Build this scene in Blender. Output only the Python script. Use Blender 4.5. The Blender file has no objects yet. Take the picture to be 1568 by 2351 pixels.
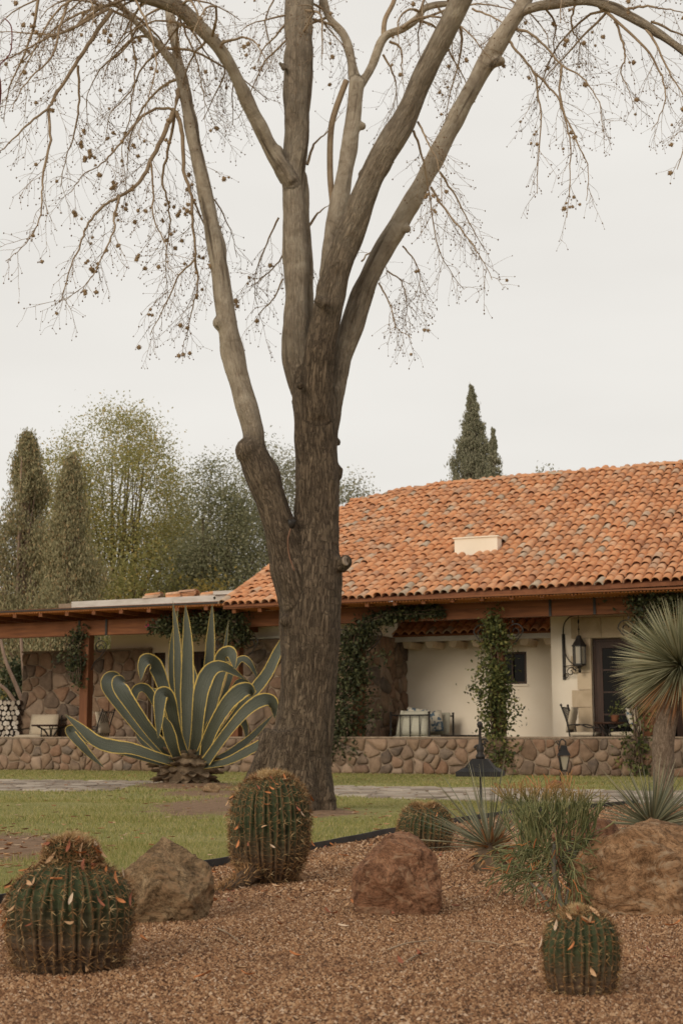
import bpy, math, random
import numpy as np
from mathutils import Vector, Matrix, noise as mnoise
random.seed(7); RNG = np.random.default_rng(7)
R = math.radians
scene = bpy.context.scene
COL = scene.collection

# ------------------------------------------------------------------ camera
F, CX, CY = 3267.0, 784.0, 1175.5            # focal length in pixels of a 1568 x 2351 frame
TILT = math.atan((1693 - CY) / F)
EYE = 0.72
cam_d = bpy.data.cameras.new('camera')
cam_d.sensor_fit = 'VERTICAL'; cam_d.sensor_height = 36.0
cam_d.lens = F / 2351 * 36
cam_d.clip_start = 0.1; cam_d.clip_end = 2000
cam_d.dof.use_dof = True; cam_d.dof.focus_distance = 7.5; cam_d.dof.aperture_fstop = 7.1
cam = bpy.data.objects.new('camera', cam_d); COL.objects.link(cam)
cam.location = (0, 0, EYE); cam.rotation_euler = (math.pi / 2 + TILT, 0, 0)
scene.camera = cam

# ------------------------------------------------------------------ world, sun, exposure
SUN_EL, SUN_AZ = R(21), R(-36)               # azimuth of the sun measured from straight behind the camera, to its left
world = bpy.data.worlds.new('World'); scene.world = world; world.use_nodes = True
wn = world.node_tree; wn.nodes.clear()
def _w(t): return wn.nodes.new(t)
sky = _w('ShaderNodeTexSky'); sky.sky_type = 'NISHITA'; sky.sun_disc = False
sky.sun_elevation = SUN_EL; sky.sun_rotation = math.pi - SUN_AZ; sky.dust_density = 3.0
b1 = _w('ShaderNodeBackground'); b1.inputs[1].default_value = 0.10
b2 = _w('ShaderNodeBackground'); b2.inputs[1].default_value = 1.0
tc = _w('ShaderNodeTexCoord'); nz = _w('ShaderNodeTexNoise'); nz.inputs['Scale'].default_value = 2.2; nz.inputs['Detail'].default_value = 4
mp = _w('ShaderNodeMapping'); mp.inputs['Scale'].default_value = (1, 1, 3)
rp = _w('ShaderNodeValToRGB')
rp.color_ramp.elements[0].position = 0.3; rp.color_ramp.elements[0].color = (0.80, 0.768, 0.715, 1)
rp.color_ramp.elements[1].position = 0.7; rp.color_ramp.elements[1].color = (0.91, 0.88, 0.826, 1)
mx = _w('ShaderNodeMixShader'); mx.inputs[0].default_value = 0.95
wo = _w('ShaderNodeOutputWorld')
L = wn.links.new
L(tc.outputs['Generated'], mp.inputs[0]); L(mp.outputs[0], nz.inputs['Vector']); L(nz.outputs['Fac'], rp.inputs[0]); L(rp.outputs[0], b2.inputs[0])
L(sky.outputs[0], b1.inputs[0]); L(b1.outputs[0], mx.inputs[1]); L(b2.outputs[0], mx.inputs[2]); L(mx.outputs[0], wo.inputs[0])

sun_d = bpy.data.lights.new('sun', 'SUN'); sun_d.energy = 1.5; sun_d.angle = R(25); sun_d.color = (1, 0.89, 0.74)
sun = bpy.data.objects.new('sun', sun_d); COL.objects.link(sun); sun.location = (-20, -20, 40)
_sd = Vector((math.sin(SUN_AZ) * math.cos(SUN_EL), -math.cos(SUN_AZ) * math.cos(SUN_EL), math.sin(SUN_EL)))
sun.rotation_euler = _sd.to_track_quat('Z', 'Y').to_euler()
vs = scene.view_settings; vs.view_transform = 'Standard'; vs.look = 'None'; vs.gamma = 1; vs.use_curve_mapping = False
vs.exposure = 0.0

# ------------------------------------------------------------------ geometry of the place
def ray(x, y):
    dx, dz = (x - CX) / F, (CY - y) / F
    return np.array((dx, math.cos(TILT) - dz * math.sin(TILT), math.sin(TILT) + dz * math.cos(TILT)))
def at(x, y, Y):                              # a point of the survey at distance Y
    d = ray(x, y); s = Y / d[1]
    return np.array((d[0] * s, Y, EYE + d[2] * s))
def grd(x, y, z=0.0):                         # a point of the survey on the ground
    d = ray(x, y); s = (z - EYE) / d[2]
    return np.array((d[0] * s, d[1] * s, z))
def mpp(Y): return Y / F
YAW = R(24); OY = 29.2; cY, sY = math.cos(YAW), math.sin(YAW)
def BP(x, y, v):                              # a point of the survey on a wall plane of the house, in house coordinates
    d = ray(x, y); k = (v + OY * cY) / (d[0] * sY + d[1] * cY)
    X, Y, Z = d * k
    return np.array((X * cY - (Y - OY) * sY, v, EYE + Z))
def W(u, v, z):                               # house coordinates to world
    return np.array((u * cY + v * sY, OY - u * sY + v * cY, z))
HOUSE_M = Matrix.Translation((0, OY, 0)) @ Matrix.Rotation(-YAW, 4, 'Z')
def proj(p):
    x, y, z = p[0], p[1], p[2] - EYE
    f = y * math.cos(TILT) + z * math.sin(TILT); up = -y * math.sin(TILT) + z * math.cos(TILT)
    return CX + F * x / f, CY - F * up / f, f

# ------------------------------------------------------------------ mesh helpers
class MB:
    def __init__(s): s.v = []; s.f = []; s.n = 0; s.uv = None
    def add(s, v, f):
        v = np.asarray(v, float).reshape(-1, 3); b = s.n
        s.v.append(v); s.n += len(v)
        s.f.extend([tuple(i + b for i in q) for q in f])
    def box(s, x0, x1, y0, y1, z0, z1):
        v = [(x0,y0,z0),(x1,y0,z0),(x1,y1,z0),(x0,y1,z0),(x0,y0,z1),(x1,y0,z1),(x1,y1,z1),(x0,y1,z1)]
        s.add(v, [(0,3,2,1),(4,5,6,7),(0,1,5,4),(1,2,6,5),(2,3,7,6),(3,0,4,7)])
    def bar(s, a, b, w, h, up=(0,0,1)):
        a = np.array(a, float); b = np.array(b, float); d = b - a; d /= np.linalg.norm(d)
        u = np.array(up, float); sd = np.cross(d, u); sd /= np.linalg.norm(sd) + 1e-9; u = np.cross(sd, d)
        v = [p + sd * i * w / 2 + u * j * h / 2 for p in (a, b) for i, j in ((-1,-1),(1,-1),(1,1),(-1,1))]
        s.add(v, [(0,3,2,1),(4,5,6,7),(0,1,5,4),(1,2,6,5),(2,3,7,6),(3,0,4,7)])
    def tube(s, pts, rad, n=8, cap=True, close=False):
        p = np.asarray(pts, float); m = len(p)
        r = np.broadcast_to(np.asarray(rad, float), (m,))
        t = np.gradient(p, axis=0); t /= np.linalg.norm(t, axis=1)[:, None] + 1e-12
        ref = np.array((0.31, 0.2, 0.93)) if abs(t[0, 2]) < 0.9 else np.array((1.0, 0.1, 0))
        a = np.zeros_like(p); u = ref
        for i in range(m):
            u = u - t[i] * (u @ t[i]); u = u / (np.linalg.norm(u) + 1e-12); a[i] = u
        b = np.cross(t, a)
        th = np.arange(n) * 2 * math.pi / n
        ring = p[:, None, :] + r[:, None, None] * (a[:, None, :] * np.cos(th)[None, :, None] + b[:, None, :] * np.sin(th)[None, :, None])
        base = s.n
        s.v.append(ring.reshape(-1, 3)); s.n += m * n
        F_ = s.f
        for i in range(m - 1):
            o = base + i * n
            for j in range(n):
                k = (j + 1) % n
                F_.append((o + j, o + k, o + n + k, o + n + j))
        if cap:
            F_.append(tuple(base + j for j in range(n - 1, -1, -1)))
            F_.append(tuple(base + (m - 1) * n + j for j in range(n)))
    def lathe(s, prof, c=(0,0,0), n=16, close_top=True):
        prof = np.asarray(prof, float); th = np.arange(n) * 2 * math.pi / n; base = s.n
        v = np.stack([prof[:, :1] * np.cos(th), prof[:, :1] * np.sin(th), np.repeat(prof[:, 1:2], n, 1)], -1) + np.asarray(c)
        s.v.append(v.reshape(-1, 3)); s.n += len(prof) * n
        for i in range(len(prof) - 1):
            o = base + i * n
            for j in range(n):
                k = (j + 1) % n; s.f.append((o + j, o + k, o + n + k, o + n + j))
        s.f.append(tuple(base + j for j in range(n - 1, -1, -1))); s.f.append(tuple(base + (len(prof) - 1) * n + j for j in range(n)))
    def mesh(s, name):
        me = bpy.data.meshes.new(name)
        V = np.concatenate(s.v) if s.v else np.zeros((0, 3))
        me.from_pydata(V.tolist(), [], s.f); me.update()
        return me
    def build(s, name, mat, parent=None, smooth=False, **kw):
        return link(name, s.mesh(name), mat, parent, smooth, **kw)
def props(o, label=None, cat=None, group=None, kind=None):
    if label: o['label'] = label
    if cat: o['category'] = cat
    if group: o['group'] = group
    if kind: o['kind'] = kind
    return o
def link(name, me, mat, parent=None, smooth=False, **kw):
    if mat is not None and not me.materials: me.materials.append(mat)
    if smooth: me.polygons.foreach_set('use_smooth', np.ones(len(me.polygons), bool))
    o = bpy.data.objects.new(name, me); COL.objects.link(o)
    if parent: o.parent = parent
    return props(o, **kw)
def empty(name, loc=(0,0,0), rz=0, **kw):
    o = bpy.data.objects.new(name, None); COL.objects.link(o); o.location = loc; o.rotation_euler = (0, 0, rz); o.empty_display_size = 0.2
    return props(o, **kw)
def copy_tree(o, parent=None, **kw):
    c = o.copy(); COL.objects.link(c); c.parent = parent
    for k in list(o.children): copy_tree(k, c)
    return props(c, **kw)
def raw(name, V, idx, sizes, mat, parent=None, smooth=False, attrs=None, **kw):   # big mesh straight from numpy
    me = bpy.data.meshes.new(name)
    V = np.ascontiguousarray(V, np.float32).reshape(-1, 3); idx = np.ascontiguousarray(idx, np.int32).ravel()
    me.vertices.add(len(V)); me.vertices.foreach_set('co', V.ravel())
    me.loops.add(len(idx)); me.loops.foreach_set('vertex_index', idx)
    k = len(idx) // sizes; me.polygons.add(k)
    me.polygons.foreach_set('loop_start', np.arange(k, dtype=np.int32) * sizes)
    me.update(calc_edges=True)
    for an, (tp, data) in (attrs or {}).items():
        A = me.attributes.new(an, tp, 'POINT'); A.data.foreach_set('vector' if tp == 'FLOAT_VECTOR' else 'value', np.ascontiguousarray(data, np.float32).ravel())
    return link(name, me, mat, parent, smooth, **kw)
def crom(P, n=6):                             # Catmull-Rom resampling, any number of columns
    P = np.asarray(P, float); Q = np.vstack([2 * P[0] - P[1], P, 2 * P[-1] - P[-2]]); out = []
    for i in range(1, len(Q) - 2):
        for t in np.arange(n) / n:
            a, b, c, d = Q[i - 1], Q[i], Q[i + 1], Q[i + 2]
            out.append(0.5 * (2 * b + (c - a) * t + (2 * a - 5 * b + 4 * c - d) * t * t + (3 * b - a - 3 * c + d) * t ** 3))
    out.append(P[-1]); return np.array(out)
def rv(a, b): return random.uniform(a, b)
def unit(v): v = np.asarray(v, float); return v / (np.linalg.norm(v) + 1e-12)

# ------------------------------------------------------------------ materials
class NT:
    def __init__(s, name):
        s.m = bpy.data.materials.new(name); s.m.use_nodes = True; s.t = s.m.node_tree; s.t.nodes.clear()
        s.out = s.n('ShaderNodeOutputMaterial'); s.b = s.n('ShaderNodeBsdfPrincipled'); s.l(s.b.outputs[0], s.out.inputs[0])
        s.b.inputs['Specular IOR Level'].default_value = 0.25
    def n(s, t, **kw):
        o = s.t.nodes.new(t)
        for k, v in kw.items():
            if hasattr(o, k): setattr(o, k, v)
            else: o.inputs[k].default_value = v
        return o
    def l(s, a, b): s.t.links.new(a, b)
    def coord(s, kind='Object', scale=(1,1,1)):
        if kind == 'World': o = s.n('ShaderNodeNewGeometry').outputs['Position']
        elif kind.startswith('@'): o = s.n('ShaderNodeAttribute', attribute_name=kind[1:]).outputs['Vector']
        else: o = s.n('ShaderNodeTexCoord').outputs[kind]
        m = s.n('ShaderNodeMapping'); m.inputs['Scale'].default_value = scale; s.l(o, m.inputs[0]); return m.outputs[0]
    def noise(s, vec, scale, detail=4, rough=0.55, dist=0.0):
        o = s.n('ShaderNodeTexNoise'); o.inputs['Scale'].default_value = scale; o.inputs['Detail'].default_value = detail
        o.inputs['Roughness'].default_value = rough; o.inputs['Distortion'].default_value = dist; s.l(vec, o.inputs['Vector']); return o.outputs['Fac']
    def vor(s, vec, scale, feature='F1', out='Distance'):
        o = s.n('ShaderNodeTexVoronoi'); o.feature = feature; o.inputs['Scale'].default_value = scale; s.l(vec, o.inputs['Vector']); return o.outputs[out]
    def ramp(s, fac, stops, interp='LINEAR'):
        o = s.n('ShaderNodeValToRGB'); cr = o.color_ramp; cr.interpolation = interp
        while len(cr.elements) < len(stops): cr.elements.new(0.5)
        for e, (p, c) in zip(cr.elements, stops):
            e.position = p; e.color = (*c, 1) if hasattr(c, '__len__') else (c, c, c, 1)
        s.l(fac, o.inputs[0]); return o.outputs[0]
    def mix(s, fac, a, b, mode='MIX'):
        o = s.n('ShaderNodeMix'); o.data_type = 'RGBA'; o.blend_type = mode
        for k, v in ((0, fac), (6, a), (7, b)):
            if isinstance(v, (int, float)): o.inputs[k].default_value = v
            elif isinstance(v, tuple): o.inputs[k].default_value = (*v, 1)
            else: s.l(v, o.inputs[k])
        return o.outputs[2]
    def math(s, op, a, b=0.0):
        o = s.n('ShaderNodeMath'); o.operation = op
        for k, v in ((0, a), (1, b)):
            if isinstance(v, (int, float)): o.inputs[k].default_value = v
            else: s.l(v, o.inputs[k])
        return o.outputs[0]
    def rand(s):                              # one random number per piece, for joined pieces and for single ones
        g = s.n('ShaderNodeNewGeometry').outputs['Random Per Island']; o = s.n('ShaderNodeObjectInfo').outputs['Random']
        return s.math('FRACT', s.math('ADD', g, o))
    def bump(s, h, strength=0.5, dist=0.02):
        o = s.n('ShaderNodeBump'); o.inputs['Strength'].default_value = strength; o.inputs['Distance'].default_value = dist
        s.l(h, o.inputs['Height']); s.l(o.outputs[0], s.b.inputs['Normal']); return s
    def col(s, c): 
        if isinstance(c, tuple): s.b.inputs['Base Color'].default_value = (*c, 1)
        else: s.l(c, s.b.inputs['Base Color'])
        return s
    def rough(s, r):
        if isinstance(r, (int, float)): s.b.inputs['Roughness'].default_value = r
        else: s.l(r, s.b.inputs['Roughness'])
        return s
def mottled(name, stops, scale=4, stretch=(1,1,1), coord='Object', rough=0.8, bump=0.3, bdist=0.01, bscale=None, detail=6, piece=0.0, dist=0.0):
    t = NT(name); v = t.coord(coord, stretch); f = t.noise(v, scale, detail, 0.6, dist)
    if piece:
        r = t.rand(); f = t.math('ADD', t.math('MULTIPLY', f, 1 - piece), t.math('MULTIPLY', r, piece))
    t.col(t.ramp(f, stops)).rough(rough)
    if bump: t.bump(t.noise(v, bscale or scale * 3, 5, 0.65), bump, bdist)
    return t.m
def leafy(name, stops, rough=0.6, trans=0.35, coordscale=None):
    t = NT(name); r = t.rand(); c = t.ramp(r, stops)
    if coordscale:
        c = t.mix(0.5, c, t.ramp(t.noise(t.coord('Object'), coordscale, 3), [(0.35, tuple(0.55 * x for x in stops[0][1])), (0.65, tuple(1.0 * x for x in stops[-1][1]))]))
    t.col(c).rough(rough)
    tr = t.n('ShaderNodeBsdfTranslucent'); t.l(c, tr.inputs[0]); ms = t.n('ShaderNodeMixShader'); ms.inputs[0].default_value = trans
    t.l(t.b.outputs[0], ms.inputs[1]); t.l(tr.outputs[0], ms.inputs[2]); t.l(ms.outputs[0], t.out.inputs[0])
    return t.m
M = {}
M['iron'] = mottled('iron', [(0.3, (0.018, 0.015, 0.013)), (0.7, (0.04, 0.033, 0.028))], 12, rough=0.5, bump=0.2, bdist=0.002)
M['plaster'] = mottled('plaster', [(0.25, (0.76, 0.66, 0.52)), (0.75, (0.86, 0.77, 0.64))], 1.3, rough=0.9, bump=0.25, bdist=0.006, bscale=9)
M['fascia'] = mottled('fascia', [(0.25, (0.42, 0.38, 0.33)), (0.7, (0.62, 0.58, 0.53))], 3, stretch=(1, 1, 4), rough=0.9, bump=0.3, bdist=0.006)
M['timber'] = mottled('timber', [(0.2, (0.085, 0.030, 0.012)), (0.55, (0.20, 0.072, 0.026)), (0.85, (0.30, 0.12, 0.045))], 3, stretch=(0.5, 6, 6), rough=0.65, bump=0.35, bdist=0.008)
M['timber_v'] = mottled('timber_v', [(0.2, (0.075, 0.028, 0.012)), (0.55, (0.16, 0.060, 0.024)), (0.85, (0.25, 0.10, 0.04))], 3, stretch=(6, 6, 0.5), rough=0.65, bump=0.35, bdist=0.008)
M['soffit'] = mottled('soffit', [(0.25, (0.46, 0.165, 0.055)), (0.7, (0.66, 0.28, 0.11))], 5, rough=0.85, bump=0.4, bdist=0.01)
M['dark_wood'] = mottled('dark_wood', [(0.3, (0.028, 0.013, 0.008)), (0.7, (0.065, 0.03, 0.017))], 4, stretch=(6, 6, 0.6), rough=0.5, bump=0.2, bdist=0.003)
M['limestone'] = mottled('limestone', [(0.25, (0.42, 0.32, 0.21)), (0.55, (0.58, 0.46, 0.32)), (0.8, (0.66, 0.54, 0.39))], 2.2, stretch=(1.5, 1.5, 1), rough=0.9, bump=0.4, bdist=0.01, piece=0.25, dist=1)
M['cushion'] = mottled('cushion', [(0.3, (0.46, 0.38, 0.27)), (0.7, (0.58, 0.49, 0.37))], 40, rough=0.95, bump=0.2, bdist=0.003)
M['cushion_grey'] = mottled('cushion_grey', [(0.3, (0.42, 0.40, 0.31)), (0.7, (0.54, 0.51, 0.41))], 40, rough=0.95, bump=0.2, bdist=0.003)
M['floral'] = mottled('floral', [(0.0, (0.58, 0.52, 0.41)), (0.52, (0.60, 0.54, 0.43)), (0.60, (0.10, 0.15, 0.19)), (0.75, (0.09, 0.13, 0.17))], 11, rough=0.95, bump=0.1, bdist=0.003, detail=1)
def glass_mat():
    t = NT('glass'); t.col((0.008, 0.007, 0.006)).rough(0.08); t.b.inputs['Specular IOR Level'].default_value = 0.12; return t.m
M['glass'] = glass_mat()
def lantern_glass():
    t = NT('lantern_glass'); t.col((0.62, 0.56, 0.45)).rough(0.35); t.b.inputs['Transmission Weight'].default_value = 0.6; return t.m
M['lantern_glass'] = lantern_glass()
def stone_mat(name, stops, scale=6):
    t = NT(name); r = t.rand(); v = t.coord('Object'); base = t.ramp(r, stops)
    n = t.noise(v, scale, 7, 0.65); c = t.mix(0.42, base, t.ramp(n, [(0.3, (0.045, 0.028, 0.02)), (0.5, (0.19, 0.125, 0.082)), (0.72, (0.38, 0.27, 0.19))]), 'MIX')
    t.col(c).rough(0.9).bump(t.noise(v, scale * 3, 6, 0.7), 0.6, 0.02); return t.m
M['wall_stone'] = stone_mat('wall_stone', [(0.0, (0.16, 0.095, 0.058)), (0.2, (0.29, 0.195, 0.125)), (0.34, (0.085, 0.070, 0.060)), (0.5, (0.36, 0.245, 0.165)), (0.65, (0.24, 0.125, 0.072)), (0.8, (0.42, 0.31, 0.225)), (0.92, (0.085, 0.078, 0.07)), (1, (0.25, 0.13, 0.075))])
M['mortar'] = mottled('mortar', [(0.3, (0.20, 0.145, 0.10)), (0.7, (0.33, 0.25, 0.18))], 8, rough=0.95, bump=0.6, bdist=0.015)
def tile_mat():
    t = NT('clay_tile'); r = t.rand()
    base = t.ramp(r, [(0.0, (0.52, 0.225, 0.105)), (0.18, (0.64, 0.305, 0.150)), (0.36, (0.58, 0.255, 0.118)), (0.52, (0.68, 0.350, 0.185)), (0.66, (0.62, 0.280, 0.128)), (0.78, (0.66, 0.40, 0.245)), (0.86, (0.46, 0.200, 0.100)), (0.95, (0.56, 0.42, 0.30)), (1.0, (0.40, 0.33, 0.25))])
    v = t.coord('World'); n = t.noise(v, 7, 6, 0.65)
    c = t.mix(t.ramp(n, [(0.46, 0.0), (0.68, 0.5)]), base, (0.23, 0.165, 0.125))
    c = t.mix(t.ramp(t.noise(v, 0.8, 5, 0.65), [(0.45, 0.0), (0.75, 0.42)]), c, (0.34, 0.19, 0.12))
    t.col(c).rough(0.9).bump(t.noise(v, 30, 4), 0.35, 0.006); return t.m
M['tile'] = tile_mat()
M['tile_deck'] = mottled('tile_deck', [(0.3, (0.14, 0.055, 0.028)), (0.7, (0.26, 0.105, 0.052))], 6, rough=0.95, bump=0.5, bdist=0.02)
def bark_mat():
    t = NT('bark'); a = t.coord('@bk', (1, 1, 0.16)); a2 = t.coord('@bk', (1, 1, 1))
    yg = t.n('ShaderNodeAttribute', attribute_name='young').outputs['Fac']
    n1 = t.noise(a, 46, 7, 0.75, 0.5); n2 = t.noise(a2, 3.2, 5, 0.6); n3 = t.noise(a2, 55, 3, 0.6)
    vo = t.math('ABSOLUTE', t.math('SUBTRACT', t.noise(t.coord('@bk', (1, 1, 0.17)), 22, 4, 0.6, 1.7), 0.5))
    old = t.ramp(n1, [(0.28, (0.05, 0.034, 0.022)), (0.50, (0.185, 0.134, 0.09)), (0.72, (0.34, 0.258, 0.18))])
    old = t.mix(t.ramp(vo, [(0.0, 0.8), (0.05, 0.0)]), old, (0.035, 0.024, 0.016))
    band = t.noise(t.coord('@bk', (1.4, 1.4, 1.1)), 5.5, 6, 0.7, 0.8)
    new = t.ramp(band, [(0.25, (0.19, 0.145, 0.105)), (0.40, (0.46, 0.38, 0.29)), (0.58, (0.62, 0.53, 0.42)), (0.8, (0.72, 0.64, 0.52))])
    seam = t.noise(t.coord('@bk', (1, 1, 0.05)), 13, 5, 0.6, 0.4); new = t.mix(t.ramp(seam, [(0.33, 0.85), (0.43, 0.0)]), new, (0.085, 0.06, 0.04)); new = t.mix(t.ramp(t.noise(t.coord('@bk', (0.5, 0.5, 2.2)), 2.6, 5, 0.65, 0.5), [(0.60, 0.0), (0.74, 0.7)]), new, (0.13, 0.095, 0.065))
    pat = t.ramp(n2, [(0.36, (0.74, 0.72, 0.70)), (0.7, (1.0, 1.0, 0.98))])
    c = t.mix(yg, old, new); c = t.mix(1.0, c, pat, 'MULTIPLY'); t.col(c).rough(0.92)
    h_old = t.math('ADD', t.math('MULTIPLY', n1, 1.0), t.math('MULTIPLY', t.ramp(vo, [(0.0, 0.0), (0.09, 1.0)]), 0.6))
    h_new = t.math('ADD', t.math('MULTIPLY', band, 0.8), t.math('ADD', t.math('MULTIPLY', n1, 0.5), t.math('MULTIPLY', seam, 0.8)))
    hm = t.mix(yg, h_old, h_new); t.bump(hm, 0.9, 0.03); return t.m
M['bark'] = bark_mat()
M['twig'] = mottled('twig', [(0.3, (0.23, 0.155, 0.095)), (0.7, (0.40, 0.30, 0.20))], 9, rough=0.85, bump=0, coord='World')
M['bud'] = mottled('bud', [(0.3, (0.13, 0.075, 0.04)), (0.7, (0.24, 0.15, 0.08))], 20, rough=0.8, bump=0, coord='World')
M['seed'] = mottled('seed', [(0.3, (0.24, 0.16, 0.088)), (0.7, (0.44, 0.31, 0.19))], 60, rough=0.9, bump=0)
M['cut_wood'] = mottled('cut_wood', [(0.3, (0.20, 0.15, 0.11)), (0.7, (0.36, 0.28, 0.21))], 14, rough=0.9, bump=0.3, bdist=0.004)
M['bg_bark'] = mottled('bg_bark', [(0.3, (0.09, 0.066, 0.045)), (0.7, (0.20, 0.155, 0.11))], 3, stretch=(4, 4, 0.6), rough=0.9, bump=0.4, bdist=0.03)
M['pale_bark'] = mottled('pale_bark', [(0.3, (0.20, 0.13, 0.095)), (0.7, (0.36, 0.26, 0.20))], 3, stretch=(4, 4, 0.6), rough=0.9, bump=0.3, bdist=0.02)

# ------------------------------------------------------------------ the setting: ground, path, gravel bed
EDGE = np.array([(-3.6, 1.0), (-2.45, 4.0), (-1.48, 6.34), (-0.79, 8.02), (-0.19, 9.39), (0.38, 10.88), (0.93, 12.17), (1.67, 13.75), (2.45, 14.75), (3.2, 15.7)])
EDGE_C = crom(EDGE, 6)
def edge_x(Y): return np.interp(Y, EDGE_C[:, 1], EDGE_C[:, 0])
PATH_FAR = [(-16, 28.0), (-6, 25.1), (-3.56, 24.4), (-1.5, 23.0), (0.75, 21.5), (2.6, 20.5), (4.4, 19.7), (12, 16.0)]
PATH_NEAR = [(-16, 19.4), (-4.7, 19.6), (-3.2, 19.9), (-2.75, 22.2), (-1.1, 22.0), (-0.4, 18.7), (0.6, 17.25), (2.0, 16.3), (3.3, 15.75), (4.6, 15.2), (12, 11.8)]
def path_far(X): return np.interp(X, [p[0] for p in PATH_FAR], [p[1] for p in PATH_FAR])
def path_near(X): return np.interp(X, [p[0] for p in PATH_NEAR], [p[1] for p in PATH_NEAR])
def in_path(X, Y): return (Y < path_far(X)) & (Y > path_near(X))
def in_gravel(X, Y): return (X > edge_x(Y)) & (Y < 15.7) & (Y < path_near(X))
def dirtiness(X, Y):                          # bare soil round the agave, under the tree and in a worn corner of the lawn
    def blob(cx, cy, rx, ry): return np.clip(1.25 - np.hypot((X - cx) / rx, (Y - cy) / ry), 0, 1)
    return np.maximum.reduce([blob(-1.35, 15.6, 0.85, 3.0), blob(-2.2, 20.9, 1.0, 1.1), blob(-0.35, 13.6, 0.75, 0.8), blob(-2.45, 9.4, 0.95, 2.2), blob(-1.75, 19.0, 0.8, 1.5)])
def lawn_mat():
    t = NT('lawn'); v = t.coord('World')
    g = t.ramp(t.noise(v, 1.3, 6, 0.65), [(0.3, (0.22, 0.215, 0.065)), (0.5, (0.30, 0.280, 0.092)), (0.7, (0.40, 0.335, 0.14))])
    g = t.mix(t.ramp(t.noise(v, 55, 3), [(0.35, 0.6), (0.6, 0.0)]), g, (0.10, 0.085, 0.04))
    a = t.n('ShaderNodeAttribute', attribute_name='soil').outputs['Fac']
    a = t.math('ADD', a, t.math('MULTIPLY', t.math('SUBTRACT', t.noise(v, 3.0, 6, 0.7), 0.5), 1.3))
    d = t.ramp(t.noise(v, 9, 6, 0.7), [(0.3, (0.14, 0.085, 0.05)), (0.6, (0.28, 0.175, 0.105)), (0.8, (0.36, 0.24, 0.155))])
    t.col(t.mix(t.ramp(a, [(0.38, 0.0), (0.6, 1.0)]), g, d)).rough(0.95).bump(t.noise(v, 40, 5, 0.7), 0.7, 0.03); return t.m
M['lawn'] = lawn_mat()
# one sheet, fine near the garden and coarse to the horizon
def ground():
    xs = np.unique(np.concatenate([np.linspace(-14, 14, 141), np.array([-600, -200, -80, -40, -22, 22, 40, 80, 200, 600.])]))
    ys = np.unique(np.concatenate([np.linspace(-4, 34, 191), np.array([-60, -20, 45, 60, 100, 250, 900.])]))
    X, Y = np.meshgrid(xs, ys); Z = np.zeros_like(X)
    for i in range(X.shape[0]):
        for j in range(X.shape[1]):
            if 4 < Y[i, j] < 28 and abs(X[i, j]) < 12: Z[i, j] = 0.02 * mnoise.noise((X[i, j] * 0.8, Y[i, j] * 0.8, 0))
    Z += 0.10 * np.clip(1 - np.hypot((X + 2.24) / 1.3, (Y - 21.1) / 1.2), 0, 1) + 0.05 * np.clip(1.1 - np.hypot((X + 0.38) / 1.1, (Y - 13.9) / 1.1), 0, 1)
    Z -= 0.05 * (in_path(X, Y) | in_gravel(X, Y))
    nx, ny = len(xs), len(ys)
    i, j = np.meshgrid(np.arange(nx - 1), np.arange(ny - 1)); o = (j * nx + i).ravel()
    idx = np.stack([o, o + 1, o + nx + 1, o + nx], 1)
    return raw('ground', np.stack([X, Y, Z], -1), idx, 4, M['lawn'], smooth=True, kind='structure', attrs={'soil': ('FLOAT', dirtiness(X, Y))})
ground()
def gravel_mat(name, piece):
    t = NT(name); v = t.coord('World')
    stops = [(p, (r_ * .95, g_ * .88, b_ * .83)) for p, (r_, g_, b_) in [(0.0, (0.048, 0.022, 0.010)), (0.2, (0.15, 0.070, 0.032)), (0.4, (0.27, 0.142, 0.068)), (0.6, (0.36, 0.205, 0.105)), (0.8, (0.46, 0.285, 0.155)), (0.93, (0.57, 0.40, 0.25)), (1.0, (0.64, 0.50, 0.37))]]
    if piece: r = t.rand()
    else:
        o = t.n('ShaderNodeTexVoronoi'); o.inputs['Scale'].default_value = 95; t.l(v, o.inputs['Vector']); sp = t.n('ShaderNodeSeparateColor'); t.l(o.outputs['Color'], sp.inputs[0]); r = sp.outputs[0]
        t.bump(o.outputs['Distance'], 0.8, 0.012)
    c = t.mix(t.ramp(t.noise(v, 0.9, 5, 0.6), [(0.35, 0.35), (0.65, 0.0)]), t.ramp(r, stops), (0.17, 0.092, 0.052))
    t.col(c).rough(0.9); return t.m
M['gravel'] = gravel_mat('gravel', False); M['pebble'] = gravel_mat('pebble', True)
def gravel_bed():
    ys = np.concatenate([np.linspace(-3, 15.6, 94)]); n = 60; V = []
    for y in ys:
        x0 = float(edge_x(y)); x1 = 9.0
        # the bed ends at the path
        for k in range(n):
            x = x0 + (x1 - x0) * (k / (n - 1)) ** 1.6
            yy = min(y, float(path_near(x)) - 0.01)
            V.append((x, yy, 0.012 * mnoise.noise((x * 1.7, y * 1.7, 3)) + 0.004))
    o = np.array([j * n + i for j in range(len(ys) - 1) for i in range(n - 1)])
    return raw('gravel_bed', np.array(V), np.stack([o, o + 1, o + n + 1, o + n], 1), 4, M['gravel'], smooth=True, kind='structure')
bed = gravel_bed()
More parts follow.
